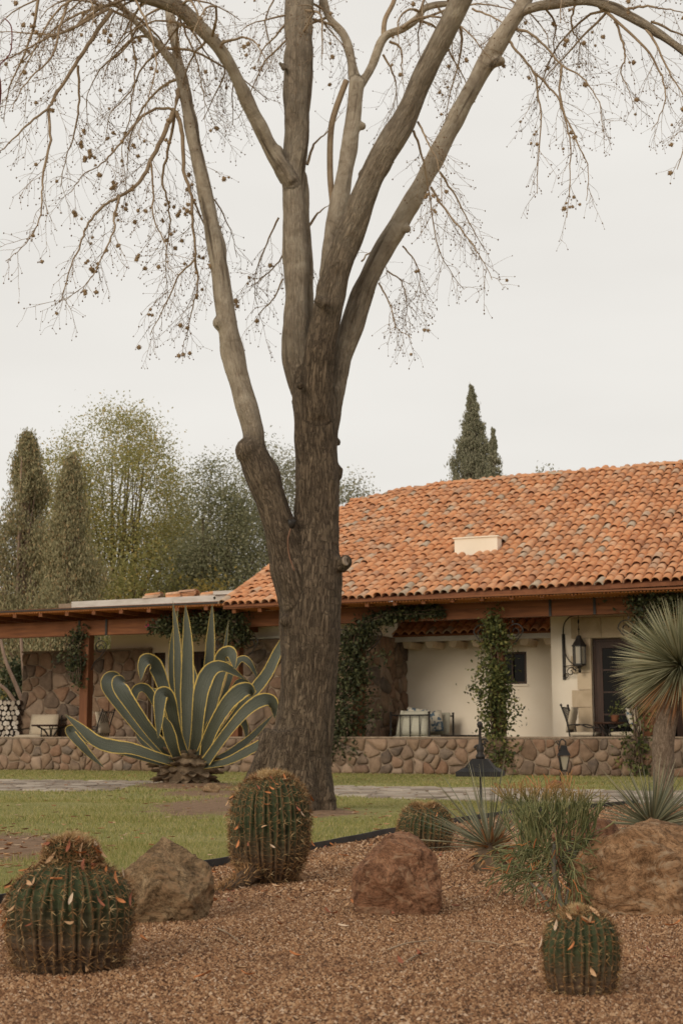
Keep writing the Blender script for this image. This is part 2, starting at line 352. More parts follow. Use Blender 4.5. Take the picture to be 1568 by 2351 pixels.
def pebbles():
    def scatter(n, y0, y1, s0, s1):
        Y = np.sqrt(RNG.uniform(y0 ** 2, y1 ** 2, n)); X = RNG.uniform(-1, 1, n) * (0.25 * Y + 0.3)
        k = in_gravel(X, Y) & (X > edge_x(Y) + 0.01); X, Y = X[k], Y[k]
        return X, Y, RNG.uniform(s0, s1, len(X)) * RNG.choice([0.6, 0.8, 1, 1, 1.2, 1.45], len(X))
    parts = [scatter(215000, 3.3, 6.6, 0.0031, 0.0056), scatter(110000, 6.0, 10, 0.0046, 0.0080), scatter(38000, 9.5, 15.6, 0.008, 0.013)]
    X, Y, S = (np.concatenate([p[i] for p in parts]) for i in range(3)); n = len(X)
    ang = RNG.uniform(0, 6.283, (n, 1)) + np.arange(4) * 1.5708 + RNG.uniform(-0.45, 0.45, (n, 4))
    rr = S[:, None] * RNG.uniform(0.7, 1.3, (n, 4)); el = RNG.uniform(0.7, 1.4, (n, 1))
    V = np.zeros((n, 5, 3)); V[:, :4, 0] = X[:, None] + rr * np.cos(ang) * el; V[:, :4, 1] = Y[:, None] + rr * np.sin(ang)
    V[:, :4, 2] = RNG.uniform(-0.002, 0.4, (n, 4)) * S[:, None] + 0.003
    V[:, 4, 0] = X + S * RNG.uniform(-0.5, 0.5, n); V[:, 4, 1] = Y + S * RNG.uniform(-0.5, 0.5, n); V[:, 4, 2] = S * RNG.uniform(0.75, 1.5, n) + 0.003
    V[:, :, 2] += np.array([0.012 * mnoise.noise((x * 1.7, y * 1.7, 3)) for x, y in zip(X, Y)])[:, None] + 0.0015
    f = np.array([(j, (j + 1) % 4, 4) for j in range(4)]); idx = (np.arange(n)[:, None, None] * 5 + f).reshape(-1, 3)
    raw('gravel', V, idx, 3, M['pebble'], bed, kind='stuff')
pebbles()
# path: flat irregular stones in mortar
def voronoi_cells(pts, rect):
    x0, x1, y0, y1 = rect; out = []
    P = np.asarray(pts)
    for i, p in enumerate(P):
        poly = [np.array(q, float) for q in ((x0, y0), (x1, y0), (x1, y1), (x0, y1))]
        d = np.sum((P - p) ** 2, 1); nb = np.argsort(d)[1:15]
        for j in nb:
            m = (p + P[j]) / 2; nrm = P[j] - p; new = []
            for a, b in zip(poly, poly[1:] + poly[:1]):
                da, db = (a - m) @ nrm, (b - m) @ nrm
                if da <= 0: new.append(a)
                if (da < 0 < db) or (db < 0 < da): new.append(a + (b - a) * (da / (da - db)))
            poly = new
            if len(poly) < 3: break
        if len(poly) >= 3: out.append((p, poly))
    return out
def jitter_grid(x0, x1, y0, y1, sx, sy, j=0.36):
    pts = []; ny = max(1, round((y1 - y0) / sy)); nx = max(1, round((x1 - x0) / sx))
    for b in range(ny):
        for a in range(nx):
            pts.append((x0 + (a + 0.5 + (0.25 if b % 2 else -0.25) + rv(-j, j)) * (x1 - x0) / nx, y0 + (b + 0.5 + rv(-j, j) * 0.8) * (y1 - y0) / ny))
    return [(min(max(p[0], x0 + 0.02), x1 - 0.02), min(max(p[1], y0 + 0.02), y1 - 0.02)) for p in pts]
M['path'] = mottled('path', [(0.3, (0.24, 0.185, 0.14)), (0.7, (0.36, 0.29, 0.23))], 6, coord='World', rough=0.95, bump=0.4, bdist=0.01)
M['path_stone'] = mottled('path_stone', [(0.15, (0.17, 0.13, 0.095)), (0.5, (0.31, 0.25, 0.195)), (0.85, (0.45, 0.38, 0.305))], 5, coord='World', rough=0.85, bump=0.4, bdist=0.01, piece=0.6)
def path():
    xs = np.linspace(-16, 12, 113); V = []
    for x in xs: V += [(x, float(path_near(x)), -0.008), (x, float(path_far(x)), -0.008)]
    o = np.arange(len(xs) - 1) * 2
    p = raw('path', np.array(V), np.stack([o, o + 2, o + 3, o + 1], 1), 4, M['path'], kind='structure')
    pts = [q for q in jitter_grid(-8, 8, 12.5, 28, 0.34, 0.42) if path_near(q[0]) - 1.2 < q[1] < path_far(q[0]) + 1.2 and abs(q[0]) < 0.27 * q[1] + 1.5]
    mb = MB()
    for c, poly in voronoi_cells(pts, (-8.5, 8.5, 12, 29)):
        A = np.array(poly); ctr = A.mean(0)
        if not (path_near(c[0]) + 0.12 < c[1] < path_far(c[0]) - 0.12) or np.max(np.hypot(*(A - ctr).T)) > 0.6: continue
        A = ctr + (A - ctr) * 0.90; k = len(A); h = rv(0.004, 0.016)
        A2 = ctr + (A - ctr) * 0.93
        mb.add([(*a, -0.02) for a in A] + [(*a, h) for a in A2], [tuple(range(k, 2 * k))] + [(i, (i + 1) % k, k + (i + 1) % k, k + i) for i in range(k)])
    mb.build('paving_stones', M['path_stone'], p, kind='stuff')
path()
# grass
M['grass'] = leafy('grass', [(0.0, (0.135, 0.155, 0.038)), (0.35, (0.24, 0.245, 0.066)), (0.65, (0.34, 0.31, 0.105)), (0.88, (0.46, 0.375, 0.16)), (1.0, (0.54, 0.42, 0.21))], trans=0.3)
def grass():
    def scatter(n, y0, y1, h, w):
        Y = np.sqrt(RNG.uniform(y0 ** 2, y1 ** 2, n)); X = RNG.uniform(-1, 1, n) * (0.26 * Y + 0.3)
        lim = OY - X * math.tan(YAW) - 0.02
        k = ~in_path(X, Y) & ~in_gravel(X, Y) & (X < np.where(Y < 15.6, edge_x(Y) - 0.012, 99)) & (Y < lim) & ~((X > 3.2) & (Y < 17))
        k |= (Y > path_far(X)) & (Y < lim)
        X, Y = X[k], Y[k]
        patch = np.array([mnoise.noise((x * 1.1, y * 0.8, 5)) for x, y in zip(X, Y)])
        k = RNG.uniform(0, 1, len(X)) > np.clip((dirtiness(X, Y) - 0.25) * 1.9, 0, 0.93) + 0.3 * np.clip(patch, 0, 1)
        X, Y = X[k], Y[k]; return X, Y, RNG.uniform(0.5, 1.0, len(X)) * h, RNG.uniform(0.6, 1, len(X)) * w
    parts = [scatter(115000, 5.0, 10, 0.042, 0.0055), scatter(85000, 9.5, 17, 0.045, 0.009), scatter(80000, 17, 32, 0.05, 0.016)]
    X, Y, H, Wd = (np.concatenate([p[i] for p in parts]) for i in range(4)); n = len(X)
    a = RNG.uniform(0, 6.283, n); la = RNG.uniform(0, 6.283, n); ln = H * RNG.uniform(0.1, 1.0, n)
    V = np.zeros((n, 3, 3)); dx, dy = np.cos(a) * Wd / 2, np.sin(a) * Wd / 2
    zb = 0.0 + 0.10 * np.clip(1 - np.hypot((X + 2.24) / 1.3, (Y - 21.1) / 1.2), 0, 1) - 0.012
    V[:, 0] = np.stack([X - dx, Y - dy, zb], 1); V[:, 1] = np.stack([X + dx, Y + dy, zb], 1)
    V[:, 2] = np.stack([X + np.cos(la) * ln, Y + np.sin(la) * ln, zb + 0.012 + H * 0.8], 1)
    raw('grass', V, np.arange(3 * n).reshape(-1, 3), 3, M['grass'], label='short dry-tipped lawn grass round the tree and beyond the path', cat='grass', kind='stuff')
grass()
M['steel'] = mottled('steel', [(0.3, (0.020, 0.018, 0.017)), (0.7, (0.05, 0.043, 0.038))], 5, coord='World', rough=0.6, bump=0.2, bdist=0.004)
def edging(pts, name, label):
    mb = MB(); n = len(pts); P = np.asarray(pts, float); t = np.gradient(P, axis=0); t /= np.linalg.norm(t, axis=1)[:, None]; nr = np.stack([-t[:, 1], t[:, 0]], 1)
    V = []
    for i in range(n):
        h = 0.050 + 0.008 * mnoise.noise((P[i, 0] * 2, P[i, 1] * 2, 1))
        for s, z in ((-0.007, -0.04), (-0.007, h), (0.007, h), (0.007, -0.04)): V.append((P[i, 0] + nr[i, 0] * s, P[i, 1] + nr[i, 1] * s, z))
    mb.add(V, [(4 * i + k, 4 * i + (k + 1) % 4, 4 * i + 4 + (k + 1) % 4, 4 * i + 4 + k) for i in range(n - 1) for k in range(4)] + [(0, 1, 2, 3), tuple(4 * n - 4 + k for k in (3, 2, 1, 0))])
    mb.build(name, M['steel'], None, label=label, cat='edging')
edging(EDGE_C, 'lawn_edging', 'long black metal edging strip between the lawn and the gravel')

# ------------------------------------------------------------------ house
house = empty('hacienda_house', (0, OY, 0), -YAW, label='single-storey country house with terracotta tiled roof and timber porch', cat='house')
def hb(name, mat, *boxes, parent=None, smooth=False, **kw):
    mb = MB()
    for b in boxes: mb.box(*b)
    return mb.build(name, mat, parent or house, smooth, **kw)
def stones(parent, a0, a1, b0, b1, tr, sx=0.30, sy=0.25, depth=0.052, gap=0.012):
    """field stones over a rectangle; tr maps (along, height, out) to house coordinates"""
    pts = [q for q in jitter_grid(a0, a1, b0, b1, sx, sy, 0.46) if random.random() > 0.2]
    for c, poly in voronoi_cells(pts, (a0, a1, b0, b1)):
        A = np.array(poly); ctr = A.mean(0)
        # round the corners by cutting each one
        Q = []
        for i in range(len(A)):
            p, q, r = A[i - 1], A[i], A[(i + 1) % len(A)]
            k = rv(0.08, 0.26); Q += [q + (p - q) * k, q + (r - q) * k]
        Q = np.array(Q); rad = np.mean(np.hypot(*(Q - ctr).T)); s = max(0.6, 1 - gap / rad)
        Q = ctr + (Q - ctr) * s; Q += RNG.normal(0, 0.006, Q.shape); n = len(Q); d = depth * rv(0.65, 1.2)
        l1 = [tr(q[0], q[1], -0.02) for q in Q]; l2 = [tr(*(ctr + (q - ctr) * 0.96), d * 0.6) for q in Q]
        l3 = [tr(*(ctr + (q - ctr) * rv(0.74, 0.90)), d * rv(0.8, 1.2)) for q in Q]; m = tr(*ctr, d * rv(0.95, 1.2))
        f = [(i, (i + 1) % n, n + (i + 1) % n, n + i) for i in range(n)] + [(n + i, n + (i + 1) % n, 2 * n + (i + 1) % n, 2 * n + i) for i in range(n)] + [(2 * n + i, 2 * n + (i + 1) % n, 3 * n) for i in range(n)]
        mb = MB(); mb.add(l1 + l2 + l3 + [m], f); mb.build('stone', M['wall_stone'], parent, True)
# terrace wall in front
twall = empty('terrace_wall', (0, OY, 0), -YAW, label='low terrace wall of rounded brown field stones facing the lawn', cat='wall')
core = hb('wall_core', M['mortar'], (-13.5, 9.5, 0.0, 0.42, -0.1, 0.70), parent=twall)
stones(core, -12.6, 8.6, 0.0, 0.70, lambda a, b, d: (a, -d, b), 0.26, 0.18)
hb('coping', M['mortar'], (-13.5, 9.5, -0.03, 0.45, 0.702, 0.735), parent=twall)
tf = hb('terrace_floor', M['limestone'], (-13.5, 9.5, 0.43, 8.0, -0.05, 0.27), parent=None, kind='structure')
tf.parent = None; tf.location = (0, OY, 0); tf.rotation_euler = (0, 0, -YAW)
# walls of the house
pw = MB()
pw.box(-7.3, -6.1, 2.66, 2.9, 0.27, 3.6); pw.box(-6.1, -4.3, 2.66, 2.9, 2.72, 3.6); pw.box(-4.3, -3.62, 2.66, 2.9, 0.27, 3.6)
pw.box(-3.62, -3.3, 2.66, 2.9, 2.72, 3.6)
pw.build('plaster_wall', M['plaster'], house)
pw = MB(); pw.box(-3.4, 0.40, 1.20, 1.42, 2.845, 3.9); pw.build('plaster_wall', M['plaster'], house)
pw = MB()
pw.box(0.2, 2.49, 2.6, 2.8, 0.27, 4.2); pw.box(2.49, 3.13, 2.6, 2.8, 0.27, 1.84); pw.box(2.49, 3.13, 2.6, 2.8, 2.52, 4.2); pw.box(3.13, 3.95, 2.6, 2.8, 0.27, 4.2)
pw.build('alcove_wall', M['plaster'], house)
pw = MB(); pw.box(3.95, 4.79, 1.6, 1.9, 0.27, 4.0); pw.box(4.79, 6.62, 1.6, 1.9, 2.69, 4.0); pw.box(6.62, 9.6, 1.6, 1.9, 0.27, 4.0)
pw.build('plaster_wall', M['plaster'], house)
for nm, x0, x1, v, z1 in (('stone_wall', -9.75, -6.12, 2.5, 2.79), ('stone_wall', -3.5, 0.41, 1.05, 2.84)):
    c = hb(nm, M['mortar'], (x0, x1, v, v + (0.155 if x0 < -5 else 1.5), 0.27, z1))
    stones(c, x0, x1, 0.45, z1, lambda a, b, d, v=v: (a, v - d, b), 0.33, 0.27)
    if x0 > -5: stones(c, v, v + 1.5, 0.45, z1, lambda a, b, d, x1=x1: (x1 + d, a, b), 0.33, 0.27)
    else: hb('coping', M['mortar'], (x0 - 0.02, x1 + 0.01, v - 0.05, v + 0.15, z1 + 0.002, z1 + 0.035), parent=c)
hb('stone_cap', M['fascia'], (-3.52, 0.43, 1.0, 1.18, 2.845, 2.885))
# french doors in the far wing
def door(name, x0, x1, v, z0, z1, leaves, rows, mat, parent=house, fw=0.09):
    d = hb(name, mat, (x0, x1, v + 0.05, v + 0.09, z0, z1), parent=parent)
    fr = MB()
    fr.box(x0, x0 + 0.06, v, v + 0.05, z0, z1); fr.box(x1 - 0.06, x1, v, v + 0.05, z0, z1); fr.box(x0 + 0.06, x1 - 0.06, v, v + 0.05, z1 - 0.06, z1)
    fr.build('door_frame', mat, d)
    w = (x1 - x0 - 0.12) / leaves
    for i in range(leaves):
        a = x0 + 0.06 + i * w + 0.004; b = a + w - 0.008; m = MB()
        m.box(a, a + fw, v + 0.005, v + 0.048, z0 + 0.01, z1 - 0.065); m.box(b - fw, b, v + 0.005, v + 0.048, z0 + 0.01, z1 - 0.065)
        m.box(a + fw, b - fw, v + 0.006, v + 0.047, z0 + 0.01, z0 + 0.45); m.box(a + fw, b - fw, v + 0.006, v + 0.047, z1 - 0.065 - fw, z1 - 0.065)
        hz = (z1 - 0.065 - fw - z0 - 0.45) / rows
        for r in range(1, rows): m.box(a + fw, b - fw, v + 0.01, v + 0.04, z0 + 0.45 + r * hz - 0.015, z0 + 0.45 + r * hz + 0.015)
        m.build('door_leaf', mat, d)
        for r in range(rows): hb('pane', M['glass'], (a + fw, b - fw, v + 0.022, v + 0.03, z0 + 0.45 + r * hz + 0.015, z0 + 0.45 + (r + 1) * hz - 0.015), parent=d)
    return d
dL = door('french_door', -6.1, -4.3, 2.72, 0.28, 2.72, 3, 4, M['dark_wood'])
door('french_door', -3.62, -3.3, 2.70, 0.28, 2.72, 1, 4, M['dark_wood'])
hb('door_post', M['plaster'], (-5.75, -5.62, 2.64, 2.70, 0.28, 2.72))
dR = door('entrance_door', 4.79, 6.62, 1.66, 0.28, 2.69, 2, 4, M['dark_wood'], fw=0.13)
# quoins and lintel of cut stone round the entrance
sur = hb('door_surround', M['limestone'], (4.60, 4.788, 1.555, 1.597, 0.28, 2.69))
z = 0.28; k = 0
while z < 2.67:
    h = min(0.345, 2.69 - z); hb('quoin', M['limestone'], (4.60 - (0.22 if k % 2 else 0.10), 4.786, 1.53, 1.557, z + 0.006, z + h - 0.006), parent=sur)
    hb('quoin', M['limestone'], (6.622, 6.77 + (0.22 if k % 2 else 0.10), 1.53, 1.557, z + 0.006, z + h - 0.006), parent=sur); z += h; k += 1
xs_ = [4.39, 5.01, 5.47, 5.95, 6.43, 7.0]
for a, b in zip(xs_, xs_[1:]): hb('lintel_stone', M['limestone'], (a + 0.005, b - 0.005, 1.525, 1.597, 2.695, 3.10), parent=sur)
# window in the alcove
wd = hb('window', M['glass'], (2.49, 3.13, 2.68, 2.70, 1.84, 2.52))
m = MB(); m.box(2.49, 2.54, 2.62, 2.675, 1.84, 2.52); m.box(3.08, 3.13, 2.62, 2.675, 1.84, 2.52); m.box(2.54, 3.08, 2.62, 2.675, 1.84, 1.89); m.box(2.54, 3.08, 2.62, 2.675, 2.47, 2.52); m.box(2.795, 2.825, 2.62, 2.675, 1.89, 2.47)
m.build('window_frame', M['dark_wood'], wd)
hb('window_sill', M['plaster'], (2.44, 3.17, 2.565, 2.597, 1.79, 1.835), parent=wd)
# tiles -----------------------------------------------------------
def tile_mesh(name, L_=0.38, r0=0.093, r1=0.077, seg=6, th=0.014):
    V, Fc = [], []
    for y, r, zz in ((0, r0, 0.0), (L_, r1, -0.012)):
        for rr in (r, r - th):
            for i in range(seg + 1):
                a = math.pi * i / seg; V.append((-rr * math.cos(a), y, rr * math.sin(a) * 0.86 + zz))
    k = seg + 1
    for i in range(seg):
        Fc += [(i, i + 1, 2 * k + i + 1, 2 * k + i), (k + i, k + i + 1, i + 1, i), (k + i + 1, k + i, 3 * k + i, 3 * k + i + 1)]
    V = [(x + 0.004 * mnoise.noise((x * 9, y * 9, r0 * 99)), y, z + 0.005 * mnoise.noise((x * 9, y * 7, r1 * 77))) for x, y, z in V]
    me = bpy.data.meshes.new(name); me.from_pydata(V, [], Fc); me.materials.append(M['tile'])
    me.polygons.foreach_set('use_smooth', np.ones(len(me.polygons), bool)); return me
TILES = [tile_mesh('roof_tile', r0=0.093 + d, r1=0.077 + d) for d in (0, 0.004, -0.004)]
EV, EZ, SL, RV_ = -0.62, 3.50, 0.515, 6.0      # eave line, eave height, slope, ridge line
def roof_z(u, v):
    e = 0.22 * math.exp(-((u + 2.4) / 1.2) ** 2) * (v - EV) / 6.6
    return EZ + SL * (v - EV) - e - 0.05 * math.sin((v - EV) / 6.6 * math.pi) + 0.03 * mnoise.noise((u * 0.35, v * 0.5, 1)) + 0.012 * (u - 2)
def put_tiles(parent, places, name, maxn=300):
    """places: list of (matrix, mesh index); the nearest in view become objects, the rest one mesh"""
    sc = []
    for i, (mt, mi) in enumerate(places):
        w = HOUSE_M @ mt.translation; px, py, d = proj(w)
        sc.append((0 if (-20 < px < 1590 and not (640 < px < 785)) else 1, d, i))
    sc.sort(); near = {i for _, _, i in sc[:maxn]}
    VV, II, base = [], [], 0
    for i, (mt, mi) in enumerate(places):
        me = TILES[mi]
        if i in near:
            o = bpy.data.objects.new(name, me); COL.objects.link(o); o.parent = parent; o.matrix_local = mt
        else:
            co = np.array([v.co for v in me.vertices]); A = np.array(mt)
            VV.append(co @ A[:3, :3].T + A[:3, 3]); II.append(np.array([p.vertices[:] for p in me.polygons]) + base); base += len(co)
    if VV: raw(name + 's_beyond', np.concatenate(VV), np.concatenate(II), 4, M['tile'], parent, True, kind='stuff')
def tile_matrix(p, slope, yaw=0.0, roll=0.0):
    return Matrix.Translation(p) @ Matrix.Rotation(yaw, 4, 'Z') @ Matrix.Rotation(math.atan(slope), 4, 'X') @ Matrix.Rotation(roll, 4, 'Y')
# roof deck: front and back slope
us = np.linspace(-2.42, 10.0, 40); vsv = np.linspace(EV, RV_, 12)
def roof_deck():
    mb = MB(); nu, nv = len(us), len(vsv)
    V = [(u, v, roof_z(u, v) - 0.03) for v in vsv for u in us] + [(u, v, roof_z(u, v) - 0.10) for v in vsv for u in us]
    f = [(j * nu + i, j * nu + i + 1, (j + 1) * nu + i + 1, (j + 1) * nu + i) for j in range(nv - 1) for i in range(nu - 1)]
    o = nu * nv; f += [tuple(o + q for q in reversed(x)) for x in f]
    f += [(i + 1, i, o + i, o + i + 1) for i in range(nu - 1)] + [(j * nu, (j + 1) * nu, o + (j + 1) * nu, o + j * nu) for j in range(nv - 1)]
    b = len(V); V += [(u, RV_ + 6.0, roof_z(u, RV_) - 3.2) for u in us]
    f += [((nv - 1) * nu + i, (nv - 1) * nu + i + 1, b + i + 1, b + i) for i in range(nu - 1)]
    mb.add(V, f); return mb.build('roof', M['tile_deck'], house)
roof = roof_deck()
pl = []
ncol = int((10.0 + 2.35) / 0.178); pitch = 0.292; nrow = int((RV_ - EV) / math.cos(math.atan(SL)) / pitch) + 1
BOXU = None
def on_roof(x, y):                            # survey point on the roof plane
    d = ray(x, y); best = None
    for v in np.linspace(EV, RV_, 400):
        p = BP(x, y, v)
        if p[2] < roof_z(p[0], v): best = p; break
    return best
vb = on_roof(1092, 1271); BX = (vb[0] - 0.47, vb[0] + 0.47)
for c in range(ncol):
    wob = rv(-0.012, 0.012)
    for r in range(nrow):
        s = r * pitch + rv(-0.025, 0.025) + (-0.04 if r == 0 else 0); v = EV + s * math.cos(math.atan(SL)); u = -2.32 + c * 0.178 + wob + rv(-0.012, 0.012)
        if v > RV_ - 0.12: continue
        if BX[0] - 0.06 < u < BX[1] + 0.06 and vb[1] - 0.25 < v < vb[1] + 0.42: continue
        z = roof_z(u, v) + 0.006 + (rv(0.0, 0.03) if random.random() < 0.25 else 0)
        sl = (roof_z(u, v + 0.3) - roof_z(u, v)) / 0.3
        pl.append((tile_matrix((u, v, z), sl - 0.055 + rv(-0.03, 0.03), rv(-0.05, 0.05), rv(-0.08, 0.08)), random.randrange(3)))
put_tiles(roof, pl, 'roof_tile', 300)
for k in range(36):                           # ridge caps
    u = -2.4 + k * 0.345; z = roof_z(u, RV_) - 0.01 + rv(0, 0.03)
    o = bpy.data.objects.new('ridge_tile', TILES[k % 3]); COL.objects.link(o); o.parent = roof
    o.matrix_local = Matrix.Translation((u, RV_, z)) @ Matrix.Rotation(-math.pi / 2 + rv(-0.05, 0.05), 4, 'Z') @ Matrix.Rotation(rv(-0.04, 0.03), 4, 'X') @ Matrix.Diagonal((1.35, 1.1, 1.1, 1))
for k in range(22):                           # tiles bedded along the verge
    s = k * 0.31; v = EV + s * math.cos(math.atan(SL)); z = roof_z(-2.42, v) + 0.03
    o = bpy.data.objects.new('verge_tile', TILES[k % 3]); COL.objects.link(o); o.parent = roof
    o.matrix_local = tile_matrix((-2.45, v, z), SL - 0.04, rv(-0.06, 0.06), -0.2)
cb = MB(); cb.box(BX[0], BX[1], vb[1], vb[1] + 0.30, vb[2] - 0.12, vb[2] + 0.33); cb.box(BX[0] - 0.03, BX[1] + 0.03, vb[1] - 0.03, vb[1] + 0.33, vb[2] + 0.332, vb[2] + 0.36)
cb.build('roof_vent', M['plaster'], roof)
hb('eave_strip', M['timber'], (-2.4, 10.0, EV - 0.03, EV + 0.02, EZ - 0.11, EZ - 0.075))
# porch timber: beam, posts, rafters, soffit boards
PV = 0.28
hb('beam', M['timber'], (-2.55, 9.8, PV - 0.09, PV + 0.09, 3.05, 3.37))
hb('beam', M['timber'], (-13.5, -2.56, PV - 0.085, PV + 0.085, 2.98, 3.31))
hb('beam', M['timber'], (-2.66, -2.54, PV + 0.1, 2.4, 3.0, 3.3))
posts = [-9.9, -6.36, -2.57, 0.27, 3.26, 6.15, 9.2]
for u in posts: hb('porch_post', M['timber_v'], (u - 0.105, u + 0.105, PV - 0.105, PV + 0.105, 0.737, 3.05 if u > -2.5 else 2.978))
u = -2.2
while u < 9.9:
    m = MB(); m.bar((u, EV + 0.06, roof_z(u, EV + 0.06) - 0.165), (u, 2.5, roof_z(u, EV) - 0.165 + 0.20 * 3.0), 0.08, 0.10); m.build('rafter', M['timber'], house); u += 0.60
m = MB(); m.add([(-2.4, EV + 0.02, EZ - 0.115), (10, EV + 0.02, EZ - 0.115), (10, 3.7, EZ + 0.75), (-2.4, 3.7, EZ + 0.75)], [(0, 1, 2, 3)]); m.build('soffit', M['soffit'], house)
# soffit battens seen as small teeth
m = MB()
for k in range(180):
    u = -2.3 + k * 0.068; m.box(u, u + 0.03, EV + 0.03, EV + 0.75, EZ - 0.135, EZ - 0.117)
m.build('soffit_battens', M['soffit'], house, kind='stuff')
# lower flat porch roof of the far wing
LE = -0.55
lr = hb('porch_roof', M['tile_deck'], (-13.6, -2.45, LE, 2.7, 3.505, 3.54)); hb('porch_soffit', M['soffit'], (-13.6, -2.45, LE + 0.02, 2.65, 3.47, 3.503))
hb('eave_strip', M['iron'], (-13.6, -2.45, LE - 0.03, LE - 0.002, 3.49, 3.525))
u = -13.4
while u < -2.5:
    hb('rafter', M['timber'], (u - 0.045, u + 0.045, LE + 0.05, 2.64, 3.37, 3.468)); u += 0.70
m = MB()
for k in range(170): u = -13.5 + k * 0.065; m.box(u, u + 0.028, LE + 0.03, LE + 0.6, 3.452, 3.469)
m.build('soffit_battens', M['soffit'], house, kind='stuff')
pa, pb = BP(165, 1390, 0.6), BP(545, 1370, 0.6)
hb('parapet', M['fascia'], (pa[0], -2.5, 0.6, 0.8, 3.542, 3.80)); hb('parapet_end', M['mortar'], (pa[0] - 0.35, pa[0] - 0.002, 0.6, 0.8, 3.542, 3.76))
hb('parapet_cap', M['fascia'], (-3.3, -2.45, 0.52, 0.98, 3.802, 3.88))
# spare tiles lying on the parapet
for k, (px, n) in enumerate(((352, 3), (398, 3), (432, 4), (478, 2))):
    p = BP(px, 1362, 0.7); t_ = empty('tile_stack', W(p[0], 0.7, 3.802), -YAW, label=f'stack of {["three flat", "three tilted", "four tall", "two low"][k]} spare clay tiles on the white parapet', cat='tile stack', group='spare tiles on the parapet')
    for i in range(n):
        o = bpy.data.objects.new('clay_tile', TILES[(k + i) % 3]); COL.objects.link(o); o.parent = t_
        o.matrix_local = Matrix.Translation((0.22 + rv(-0.03, 0.03), rv(-0.02, 0.02), 0.006 + i * 0.034)) @ Matrix.Rotation(math.pi / 2 + rv(-0.08, 0.08), 4, 'Z') @ Matrix.Diagonal((1.1, 1.05, 0.8, 1))
# lean-to roof over the alcove
ar = MB(); ar.add([(0.42, 1.75, 2.88), (4.05, 1.75, 2.88), (4.05, 2.59, 3.31), (0.42, 2.59, 3.31), (0.42, 1.75, 2.84), (4.05, 1.75, 2.84), (4.05, 2.59, 3.27), (0.42, 2.59, 3.27)], [(0,1,2,3),(7,6,5,4),(0,4,5,1),(1,5,6,2)])
ar = ar.build('alcove_roof', M['tile_deck'], house)
hb('alcove_fascia', M['fascia'], (0.42, 3.94, 1.78, 1.86, 2.74, 2.84))
for k in range(7):
    u = 0.70 + k * 0.52; m = MB(); m.add([(u - 0.1, 1.86, 2.74), (u + 0.1, 1.86, 2.74), (u + 0.06, 1.86, 2.61), (u - 0.06, 1.86, 2.61), (u - 0.1, 2.6, 2.74), (u + 0.1, 2.6, 2.74), (u + 0.06, 2.6, 2.61), (u - 0.06, 2.6, 2.61)], [(0,3,2,1),(0,1,5,4),(1,2,6,5),(2,3,7,6),(3,0,4,7)]); m.build('corbel', M['limestone'], house)
pl = []
for c in range(19):
    for r in range(4):
        u = 0.52 + c * 0.190 + rv(-0.012, 0.012); v = 1.70 + r * 0.25; pl.append((tile_matrix((u, v, 2.885 + (v - 1.7) * 0.512), 0.46, rv(-0.05, 0.05), rv(-0.06, 0.06)), random.randrange(3)))
put_tiles(ar, pl, 'roof_tile', 300)
# iron scrolls beside the posts
def spiral(c, r0, turns, sgn, n=26):
    t = np.linspace(0, 1, n); a = t * turns * 2 * math.pi; r = r0 * (1 - 0.8 * t)
    return np.stack([c[0] + sgn * r * np.cos(a), np.full(n, c[1]), c[2] + r * np.sin(a)], 1)
for u in posts[1:]:
    zt = 3.0 if u > -2.5 else 2.93
    for s in (-1, 1):
        m = MB(); cx_ = u + s * 0.34; sp = spiral((cx_, PV, zt - 0.22), 0.17, 1.5, s)
        m.tube(sp, 0.012, 6); tail = crom([sp[0], (u + s * 0.36, PV, zt - 0.42), (u + s * 0.20, PV, zt - 0.55), (u + s * 0.115, PV, zt - 0.72)], 5); m.tube(tail, 0.012, 6)
        m.bar((u + s * 0.3, PV, zt - 0.05), (u + s * 0.3, PV, zt - 0.001), 0.03, 0.03, (1, 0, 0)); m.build('scroll_bracket', M['iron'], house)
for x_, v_ in ((205 * 0 + 183, 0), (245, 0), (1263, 0), (1365, 0)):
    p = BP(x_, 1430, PV - 0.1); zt = 2.975 if x_ < 600 else 3.045
    hb('beam_strap', M['iron'], (p[0] - 0.025, p[0] + 0.025, PV - 0.112, PV - 0.096, zt, zt + 0.35))
# inner dark room blocker behind doors: back walls of the house
hb('rear_wall', M['plaster'], (-7.3, 9.6, 11.6, 11.9, 0.0, 3.6)); hb('gable_wall', M['plaster'], (-2.3, -2.1, 4.1, 11.5, 0.0, 4.2)); hb('side_wall', M['plaster'], (-7.3, -7.1, 2.92, 11.5, 0.0, 3.55))
hb('wing_roof', M['tile_deck'], (-7.4, -2.46, 2.72, 11.9, 3.56, 3.62))

